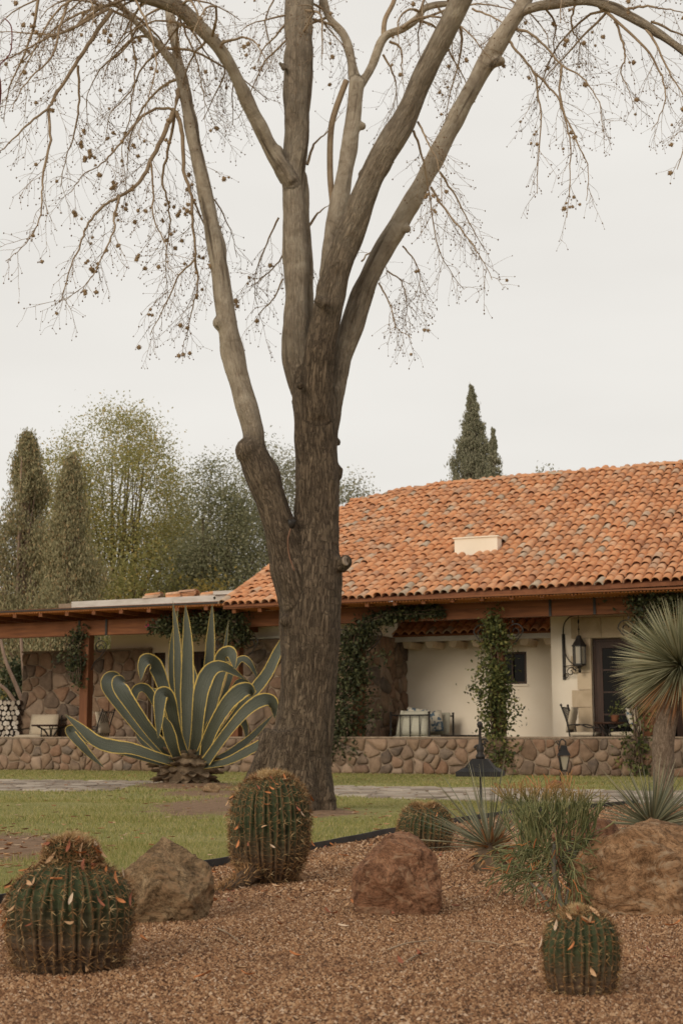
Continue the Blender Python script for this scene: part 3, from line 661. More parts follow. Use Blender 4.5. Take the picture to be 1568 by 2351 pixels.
# ------------------------------------------------------------------ the big tree
TY = 13.95                                    # distance of the trunk
LIMBS = {   # survey x, y, half width, depth offset, youth of the bark
 'trunk': [(668,1905,118,0,0),(672,1860,100,0,0),(682,1790,83,0,0),(695,1700,72,0,0),(705,1600,69,0,0),(711,1500,71,0,0),(714,1400,74,0,0),(722,1300,68,0,0),(728,1200,55,0,0),(728,1100,53,0,0),(724,1000,54,0,0),(722,930,55,0,0.05),(712,870,46,0,0.1)],
 'a': [(712,930,40,.02,.1),(686,850,36,.05,.25),(678,780,35,.05,.45),(680,700,32,.06,.55),(681,600,32,.08,.6),(676,500,31,.1,.6),(671,420,31,.12,.55),(679,320,33,.15,.45),(684,200,38,.2,.4),(686,90,38,.25,.45),(687,0,38,.3,.5),(690,-120,35,.3,.6),(694,-260,30,.3,.7)],
 'a2': [(708,850,16,.25,.4),(706,700,15,.3,.6),(704,560,14,.3,.7),(699,470,12,.25,.7),(692,400,12,.2,.7)],
 'b': [(726,960,42,-.08,0),(728,880,40,-.12,0),(740,780,38,-.16,.05),(758,690,36,-.2,.15),(780,600,36,-.25,.2),(818,500,36,-.35,.3),(862,390,33,-.5,.45),(900,320,32,-.6,.5),(930,270,31,-.65,.4),(985,150,29,-.8,.5),(1055,10,28,-1.0,.6),(1110,-100,26,-1.15,.6),(1180,-240,22,-1.3,.7)],
 'c': [(752,1010,26,.08,.1),(768,920,25,.1,.3),(784,830,27,.12,.45),(800,770,28,.12,.5),(828,680,29,.12,.4),(850,630,27,.1,.6),(884,565,27,.1,.7),(935,480,25,.05,.8),(1000,360,24,0,.85),(1060,250,24,0,.8),(1120,140,24,-.05,.85),(1160,70,22,-.1,.85),(1197,10,21,-.1,.8),(1232,-80,18,-.1,.8),(1260,-180,15,-.1,.8)],
 'd': [(752,640,20,.15,.4),(760,560,21,.2,.6),(776,480,22,.25,.75),(795,370,22,.35,.8),(808,280,20,.4,.8),(820,190,20,.45,.85)],
 'd1': [(818,205,13,.45,.8),(803,120,12,.5,.85),(785,75,11,.5,.85),(758,45,11,.5,.85),(742,0,11,.5,.85),(735,-70,9,.5,.9)],
 'd2': [(822,205,13,.45,.8),(850,160,12,.5,.85),(880,88,12,.5,.85),(925,66,11,.45,.85),(955,45,11,.4,.85),(980,15,10,.35,.9),(1060,5,7,.3,.9)],
 'd3': [(880,88,7,.5,.9),(884,45,6.5,.5,.9),(905,0,6,.55,.9),(915,-60,5,.55,.9)],
 'd4': [(764,470,8,.35,.7),(758,400,8,.4,.7),(759,310,8,.45,.7),(768,260,8,.45,.7),(795,185,8,.45,.8)],
 'e': [(706,1440,52,-.05,0),(684,1360,50,-.08,0),(662,1280,44,-.1,0),(632,1180,41,-.14,.02),(605,1100,40,-.18,.05),(582,1040,38,-.2,.1),(582,990,29,-.2,.55),(556,900,28,-.22,.7),(534,810,26,-.22,.7),(519,720,26,-.22,.7),(502,610,24,-.2,.7),(482,490,21,-.18,.7),(456,370,19,-.15,.75),(432,260,17,-.1,.8),(414,165,15,-.05,.8),(400,90,13,0,.85),(388,20,12,.05,.85),(380,-60,11,.1,.9)],
 'e2': [(416,175,11,-.05,.8),(372,112,10,-.1,.85),(320,58,9,-.2,.85),(272,5,9,-.25,.85),(225,-50,7,-.3,.9)],
 'f': [(668,420,24,.05,.5),(640,375,21,-.02,.6),(622,345,19,-.05,.7),(580,265,19,-.2,.75),(547,190,18,-.35,.75),(505,115,18,-.5,.75),(445,48,19,-.65,.7),(395,8,20,-.75,.6),(330,-6,17,-.85,.6),(270,-12,13,-.95,.65),(200,-40,10,-1.05,.7),(120,-70,8,-1.1,.8)],
 'c2': [(1185,40,11,-.1,.7),(1225,18,13,-.15,.65),(1290,8,13,-.25,.6),(1345,4,13,-.3,.6),(1400,18,13,-.35,.6),(1480,58,12,-.45,.6),(1568,118,11,-.6,.65),(1650,185,9,-.7,.7),(1740,260,6,-.8,.8)],
}
KNOBS = [(571,1036,33,-.24,.1),(502,742,19,-.25,.7),(935,525,11,.0,.7),(774,905,13,.1,.3),(774,1015,11,.1,.1),(790,1290,18,-.15,0),(658,1425,15,-.20,.1),(832,400,10,-.45,.4),(832,290,9,.4,.8),(650,150,9,.1,.5),(1120,150,13,-.1,.8),(735,690,13,-.4,.2),(640,345,10,-.05,.6),(690,885,12,-.3,.1)]
STUBS = [((1122,150,15,-.1),(1158,138,11,-.12)), ((780,1300,18,-.12),(797,1290,12,-.16)), ((770,1090,18,.02),(783,1070,10,.02)), ((655,160,10,.05),(640,142,5,.0)), ((745,700,17,-.42),(728,685,10,-.46))]
def limb_pts(L_):
    P = np.array([(*at(x, y, TY + d), r * (.93 if y < 900 else .945) * mpp(TY + d), yg) for x, y, r, d, yg in L_]); return crom(P, 6)
def big_tree():
    root = empty('shade_tree', (*grd(690, 1872)[:2], 0), label='tall bare multi-stemmed tree with furrowed brown trunk and hanging twigs', cat='tree')
    inv = Matrix.Translation(root.location).inverted()
    mb = MB(); SK = []
    LP = {k: limb_pts(v) for k, v in LIMBS.items()}
    for k, P in LP.items():
        P = P.copy(); n = len(P)
        # uneven girth: swellings along each limb
        for i in range(n): P[i, 3] *= 1 + 0.07 * mnoise.noise((P[i, 2] * 2.3, hash(k) % 17 * 0 + len(k) * 3.1, i * 0.11))
        if P[:, 3].max() > 0.035: mb.tube(P[:, :3], P[:, 3], 18)
        SK.append(P)
    for x, y, r, d, yg in KNOBS:
        c = at(x, y, TY + d); r_ = r * mpp(TY); a = np.linspace(-1, 1, 9) * 0.98
        pts = np.stack([np.full(9, c[0]), np.full(9, c[1]), c[2] + a * r_], 1); mb.tube(pts, np.sqrt(1 - a * a) * r_, 12); 
    for (x, y, r, d), (x2, y2, r2, d2) in STUBS:
        a, b = at(x, y, TY + d), at(x2, y2, TY + d2); mb.tube([a, (a + b) / 2, b], [r * mpp(TY), (r + r2) / 2 * mpp(TY), r2 * mpp(TY)], 12)
    # root flare
    for ang, rr, ln in ((200, .13, .62), (165, .12, .45), (330, .14, .42), (285, .15, .40), (245, .13, .45), (20, .13, .4), (60, .12, .4), (110, .12, .4)):
        c = at(676, 1850, TY); a = R(ang); b = c + np.array((math.cos(a) * ln, math.sin(a) * ln, 0)); b[2] = -0.06; c = c + np.array((math.cos(a) * .16, math.sin(a) * .16, 0)); c[2] = 0.75
        m_ = c * .42 + b * .58; m_[2] = 0.20; mb.tube(crom([c, m_, b], 5), np.linspace(0.16, 0.055, 11), 10)
    me = mb.mesh('limbs'); tmp = bpy.data.objects.new('tmp', me); COL.objects.link(tmp)
    md = tmp.modifiers.new('r', 'REMESH'); md.mode = 'VOXEL'; md.voxel_size = 0.019
    sm = tmp.modifiers.new('s', 'SMOOTH'); sm.factor = 0.6; sm.iterations = 5
    dg = bpy.context.evaluated_depsgraph_get(); dg.update()
    me2 = bpy.data.meshes.new_from_object(tmp.evaluated_get(dg)); bpy.data.objects.remove(tmp); me2.name = 'trunk'
    n = len(me2.vertices); V = np.zeros(n * 3, np.float32); me2.vertices.foreach_get('co', V); V = V.reshape(-1, 3).astype(float)
    N = np.zeros(n * 3, np.float32); me2.vertices.foreach_get('normal', N); N = N.reshape(-1, 3)
    # straightened bark coordinates from the nearest limb
    best = np.full(n, 1e9); bk = np.zeros((n, 3)); yg = np.zeros(n)
    for li, P in enumerate(SK):
        seg = np.linalg.norm(np.diff(P[:, :3], axis=0), axis=1); s = np.concatenate([[0], np.cumsum(seg)])
        for i in range(0, len(P) - 1):
            a, b = P[i, :3], P[i + 1, :3]; ab = b - a; t = np.clip(((V - a) @ ab) / (ab @ ab), 0, 1)
            c = a + t[:, None] * ab; dv = V - c; d = np.linalg.norm(dv, axis=1); r = P[i, 3] + t * (P[i + 1, 3] - P[i, 3]); sd = d - r
            k = sd < best; best[k] = sd[k]; T = ab / np.linalg.norm(ab); ref = unit(np.cross(T, (0, 1, 0.01))); rf2 = np.cross(T, ref)
            x, y = dv @ ref, dv @ rf2
            bk[k, 0] = x[k]; bk[k, 1] = y[k]; bk[k, 2] = (s[i] + t * seg[i])[k] + li * 3.7; yg[k] = (P[i, 4] + t * (P[i + 1, 4] - P[i, 4]))[k]
    disp = np.zeros(n)
    for i in range(n):
        x, y, z = bk[i]; o = 1 - yg[i]
        disp[i] = o * (0.010 * mnoise.noise((x * 14, y * 14, z * 1.6)) + 0.008 * mnoise.noise((x * 30, y * 30, z * 4))) + 0.007 * mnoise.noise((x * 6, y * 6, z * 5)) + 0.012 * mnoise.noise((x * 9, y * 9, z * 0.9)) + 0.018 * mnoise.noise((x * 4, y * 4, z * 2.4)) + 0.012 * max(0, mnoise.noise((x * 7, y * 7, z * 3.1 + 9)) - .25) * 3
    V2 = V + N * disp[:, None] - np.array(root.location)
    me2.vertices.foreach_set('co', V2.astype(np.float32).ravel())
    A = me2.attributes.new('bk', 'FLOAT_VECTOR', 'POINT'); A.data.foreach_set('vector', bk.astype(np.float32).ravel())
    A = me2.attributes.new('young', 'FLOAT', 'POINT'); A.data.foreach_set('value', yg.astype(np.float32))
    me2.materials.clear(); me2.materials.append(M['bark']); me2.update()
    link('trunk', me2, None, root, True)
    # ---- thinner branches, twigs, buds
    br = MB(); tw = MB(); tips = []; nodes = []
    def to(P): return np.asarray(P)[:, :3] - np.array(root.location)
    for k, P in LP.items():
        if P[:, 3].max() <= 0.035: br.tube(to(P), P[:, 3], 8)
    def droop(p, d, Ln, n, g, wob):
        pts = [np.array(p)]; d = unit(d)
        for i in range(n):
            d = unit(d + np.array((RNG.normal(0, wob), RNG.normal(0, wob), -g / n + RNG.normal(0, wob * .6)))); pts.append(pts[-1] + d * Ln / n)
        return np.array(pts)
    def twigs(P, spacing, Lr, r0, depth, g=1.0):
        seg = np.linalg.norm(np.diff(P, axis=0), axis=1); s = np.concatenate([[0], np.cumsum(seg)]); tot = s[-1]; x = rv(0.05, spacing * 1.5)
        while x < tot:
            p = np.array([np.interp(x, s, P[:, j]) for j in range(3)]); i = min(np.searchsorted(s, x), len(P) - 1); T = unit(P[i] - P[i - 1])
            side = unit(np.cross(T, RNG.normal(0, 1, 3))); d = unit(T * rv(.4, 1.0) + side * rv(.6, 1.1) + np.array((0, 0, -.15)))
            Ln = rv(*Lr) * (1 - 0.35 * x / tot)
            q = droop(p, d, Ln, 5, g * rv(.2, 1.1), 0.16); tw.tube(q, np.linspace(r0, r0 * .45, 6), 3, False)
            tips.append((q[-1], r0)); nodes.append(q[3])
            if depth > 0: twigs(q, spacing * rv(.35, .6) + .02, (Lr[0] * .35, Lr[1] * .45), r0 * .62, depth - 1, g * .6)
            x += spacing * rv(.5, 1.6)
    def branch(pts2, r, spacing=0.10, Lr=(.22, .72), deep=1):
        spacing = spacing * .92
        P = np.array([at(x, y, TY + d) for x, y, d in pts2]); P = crom(P, 5); m = len(P)
        P[1:] += RNG.normal(0, 0.0045, (m - 1, 3)); r = r * .78; rad = np.maximum(np.linspace(r, r * .16, m) * mpp(TY), .0035)
        br.tube(P - np.array(root.location), rad, 6, False); twigs(P[m // 6:], spacing, Lr, 0.0032, deep); nodes.extend(list(P[m // 4::4])); return P
    def b2(pts, r, d0, d1, **kw):
        n = len(pts); return branch([(x, y, d0 + (d1 - d0) * i / (n - 1)) for i, (x, y) in enumerate(pts)], r, **kw)
    b2([(412,205),(405,235),(402,252)], 9, -.1, -.2, spacing=.5)
    b2([(402,250),(360,250),(320,275),(290,312),(255,355),(225,382),(190,402),(165,440)], 5, -.2, -.9)
    b2([(400,252),(376,310),(346,370),(320,420),(275,452),(240,472),(205,512),(185,560),(160,620),(142,690)], 8, -.2, -.6, spacing=.09)
    b2([(402,255),(390,330),(374,410),(386,462),(390,520),(382,600),(386,690)], 5, -.2, .5)
    b2([(405,255),(420,312),(422,390),(440,450),(443,520),(448,592),(412,632),(380,700),(345,770)], 7, -.2, -.1, spacing=.08)
    b2([(346,370),(352,430),(354,500),(380,560),(388,620)], 4, -.3, -.8)
    b2([(275,452),(262,500),(262,530),(230,600),(200,650),(150,690)], 4, -.4, -1.0)
    b2([(448,592),(455,650),(440,720),(420,800)], 4, -.1, .2, spacing=.08)
    b2([(440,450),(470,520),(490,600),(500,660)], 3.5, -.1, .6)
    b2([(258,22),(212,90),(172,150),(126,225),(108,250),(60,290),(20,332),(-30,370)], 7, -.9, -1.3, spacing=.09)
    b2([(112,250),(116,322),(102,390),(97,440),(92,505),(60,560),(15,600)], 4.5, -1.1, -1.5)
    b2([(250,20),(180,60),(100,92),(30,130),(-40,155)], 5, -.9, -1.8)
    b2([(180,150),(182,230),(172,310),(150,372),(140,430)], 4, -.9, -.4)
    b2([(240,12),(150,74),(60,76),(-30,66)], 5, -.9, -.2)
    b2([(330,0),(302,60),(312,150),(300,260),(282,340),(292,450)], 4, -.8, -.3)
    b2([(400,10),(430,80),(455,150),(470,230),(500,300)], 4, -.7, -.1)
    b2([(372,112),(330,152),(300,210),(255,262),(240,330)], 4, -.1, .5)
    b2([(320,58),(280,120),(230,160),(200,230),(205,300)], 4, -.2, .8)
    b2([(90,-40),(80,60),(50,140),(20,210),(10,280)], 5, -1.1, -.6)
    b2([(180,-40),(140,50),(120,130),(60,190),(30,250)], 5, -1.1, -1.8)
    b2([(300,-20),(340,60),(360,150),(340,230),(320,320)], 4, -.9, -1.6)
    b2([(470,430),(500,470),(530,530),(545,590)], 3.5, -.2, .4)
    b2([(640,500),(612,560),(585,640),(590,700)], 3.5, .5, .9); b2([(660,560),(640,600),(600,640),(570,660)], 3.5, .5, 1.2); b2([(650,640),(625,690),(600,715),(585,740)], 3, .4, .7)
    b2([(705,378),(722,332),(750,305),(778,268)], 5, .3, .4, spacing=.3); b2([(706,522),(735,485),(757,470)], 5, .3, .3, spacing=.3)
    b2([(706,540),(700,600),(716,640),(712,690)], 3, .3, .7)
    b2([(1169,95),(1184,115),(1224,165),(1236,225),(1241,290),(1234,380),(1231,445)], 5, -.1, -.3, spacing=.14); b2([(1224,165),(1279,222),(1299,285),(1309,340),(1306,440),(1301,500)], 4, -.15, -.5, spacing=.15)
    b2([(1184,65),(1229,85),(1289,150),(1334,175),(1374,235),(1384,305)], 5, -.1, -.6, spacing=.12); b2([(1289,150),(1286,225),(1324,325),(1349,390),(1344,460)], 4, -.3, -.4, spacing=.13)
    b2([(1084,20),(1134,42),(1184,70),(1240,110)], 4, .4, -.1); b2([(1374,15),(1409,45),(1429,100),(1434,135),(1424,165),(1439,200),(1454,250)], 5, -.3, -.2, spacing=.11)
    b2([(1394,30),(1479,110),(1519,175),(1524,240),(1494,300)], 5, -.35, -.6, spacing=.12); b2([(1479,60),(1504,100),(1534,165),(1568,220),(1590,280)], 5, -.45, -.8, spacing=.1)
    b2([(1434,22),(1484,15),(1519,20),(1568,30),(1620,60)], 4.5, -.4, -.9); b2([(1494,50),(1568,82),(1620,120)], 4.5, -.5, -.2)
    b2([(949,300),(969,360),(984,435),(1009,580),(1064,665)], 4, -.6, .1, spacing=.1); b2([(1009,395),(1044,450),(1084,525),(1114,575)], 4, .0, .2, spacing=.1); b2([(989,430),(1014,470),(1064,535),(1099,585),(1129,640)], 4, .0, -.5, spacing=.1)
    b2([(959,280),(979,320),(1009,390),(1015,470)], 3.5, -.6, -1.0); b2([(889,622),(919,645),(934,700),(929,745)], 3, .1, .4, spacing=.07); b2([(924,565),(949,595),(964,640),(949,690)], 3, .1, .3, spacing=.07); b2([(869,650),(894,695),(909,750),(944,775)], 3, .1, -.1, spacing=.07)
    b2([(894,95),(919,110),(921,150),(929,210)], 5, .5, .6, spacing=.2); b2([(879,125),(904,175),(909,210),(890,280)], 4, .5, .8); b2([(735,-60),(738,40),(790,110),(800,180)], 4, .5, 1.0)
    b2([(975,20),(960,80),(965,140),(985,190)], 3.5, .35, .9); b2([(1000,10),(1030,60),(1040,130),(1060,190)], 3.5, .3, .8); b2([(830,600),(850,580),(880,600),(890,640)], 3, .3, .6)
    b2([(1250,15),(1275,60),(1270,110),(1300,160)], 4, -.2, .5, spacing=.09); b2([(1320,8),(1310,60),(1330,100),(1325,160)], 4, -.3, .3, spacing=.08); b2([(640,-30),(610,50),(625,130),(600,180)], 3.5, .2, .7)
    # more hanging growth from the crown just above, all round the tree
    for k in range(60):
        nm = random.choice(['f', 'f', 'f', 'e', 'e2', 'c2', 'c2', 'd2', 'd1', 'b', 'a', 'e2', 'f'])
        P = LP[nm]; i = random.randrange(int(len(P) * (.62 if nm in 'abe' else .45 if nm == 'f' else .25)), len(P)); p = P[i, :3]
        az = rv(0, 6.283); q = droop(p, (math.cos(az), math.sin(az), rv(0, .7)), rv(.7, 1.7), 9, rv(1.0, 2.2), 0.16)
        br.tube(q - np.array(root.location), np.linspace(.017, .004, 10), 5, False); twigs(q[1:], .10, (.2, .6), .0031, 1); nodes.extend(list(q[3::2]))
    tw.v = [a - np.array(root.location) for a in tw.v]
    br.build('branch', M['twig'], root, True, kind='stuff')
    crown = tw.build('crown', M['twig'], root, True, kind='stuff')
    # buds: small octahedra at the twig ends
    T = np.array([t for t, _ in tips]) - np.array(root.location); n = len(T); r = RNG.uniform(.005, .0095, n)
    o = np.array([(1,0,0),(-1,0,0),(0,1,0),(0,-1,0),(0,0,1.3),(0,0,-1.3)]); V = T[:, None, :] + o[None] * r[:, None, None]
    f = np.array([(0,2,4),(2,1,4),(1,3,4),(3,0,4),(2,0,5),(1,2,5),(3,1,5),(0,3,5)]); raw('buds', V, (np.arange(n)[:, None, None] * 6 + f).reshape(-1, 3), 3, M['bud'], root, kind='stuff')
    # spiky seed balls
    def ball(seed):
        rg = np.random.default_rng(seed); m = MB(); th = np.arccos(rg.uniform(-1, 1, 60)); ph = rg.uniform(0, 6.283, 60)
        d = np.stack([np.sin(th) * np.cos(ph), np.sin(th) * np.sin(ph), np.cos(th)], 1)
        c = MB(); c.lathe([(.05, -.72), (.45, -.55), (.7, -.2), (.7, .2), (.45, .55), (.05, .72)], n=8); m.add(np.concatenate(c.v), c.f)
        for q in d[:46]:
            s = unit(np.cross(q, (0.3, 0.5, 0.8))); w = np.cross(q, s); a = q * .55; m.add([a + s * .17, a - s * .09 + w * .15, a - s * .09 - w * .15, q * rg.uniform(.95, 1.3)], [(0, 1, 3), (1, 2, 3), (2, 0, 3)])
        return m.mesh('seed_ball')
    B = [ball(i) for i in range(3)]
    for b_ in B: b_.materials.append(M['seed'])
    nd = [p for p in nodes if -30 < proj(p)[0] < 1600 and -60 < proj(p)[1] < 900]; random.shuffle(nd)
    left = [p for p in nd if 180 < proj(p)[0] < 560 and 300 < proj(p)[1] < 800]
    for p in (left[:80] + nd[:190])[:260]:
        for q in range(random.choice([1, 1, 1, 2])):
            o = bpy.data.objects.new('seed_ball', random.choice(B)); COL.objects.link(o); o.parent = crown
            o.location = p - np.array(root.location) + RNG.normal(0, .02, 3) - np.array((0, 0, .02)); s = rv(.016, .031); o.scale = (s, s, s); o.rotation_euler = (rv(0, 6), rv(0, 6), 0)
    # sawn faces where limbs were pruned
    for (x, y, r, d), tilt in (((794, 1288, 11, -.22), (.75, -.65, .15)), ((549, 1034, 12, -.33), (-.8, -.5, .2))):
        c = at(x, y, TY + d) - np.array(root.location); r_ = r * mpp(TY); n_ = unit(tilt); a = unit(np.cross(n_, (0, 0, 1))); b = np.cross(n_, a); m = MB()
        pr = [(1.0, -.3), (1.0, 0.03), (.82, .10), (.7, .03), (.02, .04)]; k = 16; V = []
        for rr, h in pr:
            for j in range(k): t = j * 2 * math.pi / k; V.append(c + (a * math.cos(t) * .8 + b * math.sin(t)) * rr * r_ + n_ * h * r_)
        m.add(V, [(i * k + j, i * k + (j + 1) % k, (i + 1) * k + (j + 1) % k, (i + 1) * k + j) for i in range(len(pr) - 1) for j in range(k)])
        m.build('pruning_scar', M['cut_wood'] if x > 700 else M['bg_bark'], root, True)
    return root
tree = big_tree()
# small black spotlight in the fork, with its cable
p = at(668, 1204, TY - .22); sl = empty('spotlight', p, label='small black spotlight wedged in the fork of the big tree', cat='spotlight')
m = MB(); m.lathe([(.028, -.04), (.04, -.03), (.042, .045), (.034, .05), (.03, .04)], n=12); m.build('lamp_body', M['iron'], sl, True).rotation_euler = (R(25), R(15), 0)
m = MB(); m.bar((0, 0, -.09), (0, 0, -.03), .03, .012); m.build('bracket', M['iron'], sl)
m = MB(); m.tube(crom([at(667, 1214, TY - .27), at(661, 1240, TY - .33), at(664, 1275, TY - .33), at(676, 1310, TY - .36)], 6), .007, 6); m.build('electric_cable', mottled('copper_cable', [(0.3, (0.14, 0.07, 0.04)), (0.7, (0.24, 0.13, 0.08))], 9, coord='World', bump=0), None, True, label='thin brown cable running down the tree fork below the spotlight', cat='cable')

# ------------------------------------------------------------------ agave
def agave_mat():
    t = NT('agave_leaf'); u = t.n('ShaderNodeAttribute', attribute_name='lu').outputs['Vector']; sp = t.n('ShaderNodeSeparateXYZ'); t.l(u, sp.inputs[0])
    a = t.math('ABSOLUTE', sp.outputs[0]); n = t.noise(t.coord('@lu', (30, 1.3, 1)), 1.6, 5, 0.6)
    g = t.ramp(n, [(0.32, (0.020, 0.022, 0.013)), (0.5, (0.058, 0.063, 0.041)), (0.70, (0.145, 0.148, 0.106))])
    w = t.math('ADD', a, t.math('MULTIPLY', t.math('SUBTRACT', t.noise(t.coord('@lu', (2, 9, 1)), 2, 3), 0.5), 0.22))
    c = t.mix(t.ramp(w, [(0.835, 0.0), (0.90, 1.0)]), g, (0.56, 0.38, 0.085)); c = t.mix(t.ramp(t.noise(t.coord('@lu', (60, 0.7, 1)), 1.0, 2), [(0.60, 0.0), (0.68, 0.5)]), c, (0.20, 0.19, 0.10)); c = t.mix(t.ramp(t.noise(t.coord('@lu', (3, 5, 1)), 3.0, 6, 0.7), [(0.60, 0.0), (0.72, 0.6)]), c, (0.20, 0.18, 0.13))
    t.col(c).rough(0.55).bump(n, 0.4, 0.012); t.b.inputs['Specular IOR Level'].default_value = 0.4; return t.m
M['agave'] = agave_mat()
M['dry_leaf'] = mottled('dry_leaf', [(0.25, (0.045, 0.030, 0.020)), (0.5, (0.16, 0.112, 0.070)), (0.8, (0.36, 0.265, 0.17))], 9, rough=0.9, bump=0.5, bdist=0.01)
AG = np.array((-2.27, 21.15, 0.08))
def leaf_mesh(C, wid, Nv, fold=0.25, th=0.022, attr=True):
    """C centre line, wid half widths, Nv upper-face normals: a channelled, thick, tapering leaf"""
    n = len(C); T = np.gradient(C, axis=0); T /= np.linalg.norm(T, axis=1)[:, None] + 1e-9
    Nv = Nv - T * np.sum(Nv * T, 1)[:, None]; Nv /= np.linalg.norm(Nv, axis=1)[:, None] + 1e-9; Wd = np.cross(T, Nv)
    cols = [-1, -.86, -.45, 0, .45, .86, 1]; V, U = [], []; s = np.concatenate([[0], np.cumsum(np.linalg.norm(np.diff(C, axis=0), axis=1))])
    for top in (1, 0):
        for i in range(n):
            for c in cols:
                lift = fold * wid[i] * (c * c) - (0 if top else th * (1 - c * c) * min(1, wid[i] / .03)); V.append(C[i] + Wd[i] * c * wid[i] + Nv[i] * lift); U.append((c, s[i], 0))
    k = len(cols); Fc = []; o = n * k
    for i in range(n - 1):
        for j in range(k - 1):
            a = i * k + j; Fc.append((a, a + 1, a + k + 1, a + k)); Fc.append((o + a + k, o + a + k + 1, o + a + 1, o + a))
        for j in (0, k - 1): a = i * k + j; Fc.append((a, a + k, o + a + k, o + a) if j == 0 else (a + k, a, o + a, o + a + k))
    me = bpy.data.meshes.new('leaf'); me.from_pydata([tuple(v) for v in V], [], Fc)
    A = me.attributes.new('lu', 'FLOAT_VECTOR', 'POINT'); A.data.foreach_set('vector', np.array(U, np.float32).ravel()); return me
def agave():
    root = empty('agave_plant', AG, label='large blue-green agave with yellow leaf margins standing beside the path', cat='agave')
    Zx = lambda x, y: (130.66 + x * .33335, 1350.2 + y * .33335)
    # survey outlines of each leaf: points (x, y), depth offset, half width (all in the survey frame), twist towards edge-on
    LV = [
     ([(900,1190,-.12),(897,1000,-.1),(897,800,-.05),(900,600,0),(900,350,.03),(886,110,.05)], 48, .1),
     ([(868,1160,0),(850,900,0),(836,600,.0),(828,350,.05),(800,92,.1)], 30, -.6),
     ([(850,1120,.2),(805,800,.3),(792,560,.35),(800,380,.4),(836,140,.4)], 27, .7),
     ([(965,1120,.2),(1020,800,.3),(1048,560,.35),(1060,350,.4),(1072,105,.4)], 38, .1),
     ([(1010,1080,.3),(1090,780,.5),(1145,520,.6),(1184,215,.7)], 21, .5),
     ([(850,1150,.1),(790,900,.2),(735,680,.3),(690,560,.3),(650,510,.2),(612,500,.0),(588,545,-.12),(580,640,-.2)], 56, .1),
     ([(885,1180,-.25),(830,1020,-.4),(795,860,-.55),(770,765,-.65),(738,728,-.78),(712,760,-.9),(704,900,-.95),(700,1040,-.95)], 52, .15),
     ([(810,1175,-.1),(650,1000,-.3),(520,820,-.4),(450,715,-.4),(425,660,-.3),(440,632,-.1),(475,640,.02)], 56, .2),
     ([(770,1165,0),(590,1000,0),(450,830,.1),(370,720,.15),(345,655,.2),(365,615,.35),(410,605,.5),(440,628,.55)], 48, .2),
     ([(830,1150,.15),(745,920,.2),(680,790,.25),(630,710,.2),(580,688,.1),(540,715,0),(530,800,-.05),(560,900,-.05)], 36, .2),
     ([(860,1215,-.3),(690,1165,-.45),(520,1110,-.5),(380,1092,-.5),(270,1055,-.5),(165,965,-.45),(55,868,-.4)], 50, .25),
     ([(800,1225,-.2),(600,1170,-.2),(400,1110,-.15),(230,1045,-.1),(110,985,-.05),(95,1000,-.12),(165,1080,-.2),(240,1160,-.2),(330,1240,-.2)], 40, .3),
     ([(945,1165,-.2),(965,1000,-.3),(980,830,-.35),(1000,700,-.35),(1045,590,-.3),(1105,545,-.2),(1180,555,-.05),(1300,630,.1)], 58, .2),
     ([(1000,1080,.1),(1060,830,.15),(1110,620,.2),(1145,490,.2),(1175,452,.1),(1208,462,0),(1225,560,-.05)], 60, .1),
     ([(1060,980,.3),(1160,720,.5),(1215,560,.6),(1275,490,.6),(1335,525,.55),(1390,638,.5)], 30, .5),
     ([(1000,1160,-.2),(1075,970,-.4),(1165,815,-.5),(1245,730,-.5),(1300,700,-.4),(1335,715,-.25),(1330,740,-.1)], 60, .15),
     ([(1030,1150,.0),(1180,950,.1),(1330,745,.1),(1450,590,.15),(1530,420,.2),(1570,320,.2)], 44, .15),
     ([(1030,1195,-.3),(1170,1000,-.5),(1300,850,-.55),(1400,780,-.5),(1465,775,-.4),(1498,815,-.35),(1500,900,-.3)], 50, .2),
     ([(1050,1200,-.1),(1200,1130,0),(1340,1030,.1),(1495,868,.15)], 30, .3),
     ([(1020,1225,-.25),(1160,1200,-.35),(1300,1135,-.4),(1460,1040,-.4),(1560,960,-.35)], 38, .3),
     ([(760,1165,.25),(650,1115,.4),(575,1045,.45),(545,985,.5)], 22, .5),
     ([(840,1195,-.3),(800,1090,-.5),(765,970,-.6),(735,880,-.65)], 44, .1),
     ([(1120,960,.4),(1190,760,.6),(1250,650,.7),(1310,655,.75),(1335,705,.7)], 24, .4),
     ([(930,1120,.4),(950,850,.7),(940,650,.9),(930,500,1.0)], 40, .2), ([(880,1120,.4),(760,880,.8),(700,740,1.0),(640,690,1.05)], 38, .3), ([(960,1120,.4),(1080,900,.8),(1180,800,1.0),(1290,930,1.1),(1310,1050,1.1)], 34, .4),
     ([(980,1000,.1),(1050,820,.2),(1090,640,.25),(1110,560,.3)], 36, .3),
    ]
    view = np.array((-0.1, 1, 0.03))
    for pts, hw, tw in LV:
        P = np.array([at(*Zx(x, y), AG[1] + d) for x, y, d in pts]); P = crom(P, 6); n = len(P)
        t = np.linspace(0, 1, n); prof = np.interp(t, [0, .06, .2, .5, .75, .9, .97, 1], [.75, .70, .72, 1.0, .82, .45, .16, .02])
        T = np.gradient(P, axis=0); T /= np.linalg.norm(T, axis=1)[:, None]
        # the upper face looks up towards the plant's axis; mix with the viewing side of the survey
        ax = np.stack([AG[0] - P[:, 0], AG[1] - P[:, 1], np.full(n, 1.0)], 1); ax /= np.linalg.norm(ax, axis=1)[:, None]
        Nn = np.where(1, -view[None, :], 0) * (1 - tw) + ax * (tw + .12)
        if abs(pts[0][0] - pts[-1][0]) < 120 and len(pts) < 7: pass
        me = leaf_mesh(P - AG, prof * hw * .33335 * mpp(AG[1]) * 1.0, Nn); me.materials.append(M['agave']); link('leaf', me, None, root, True)
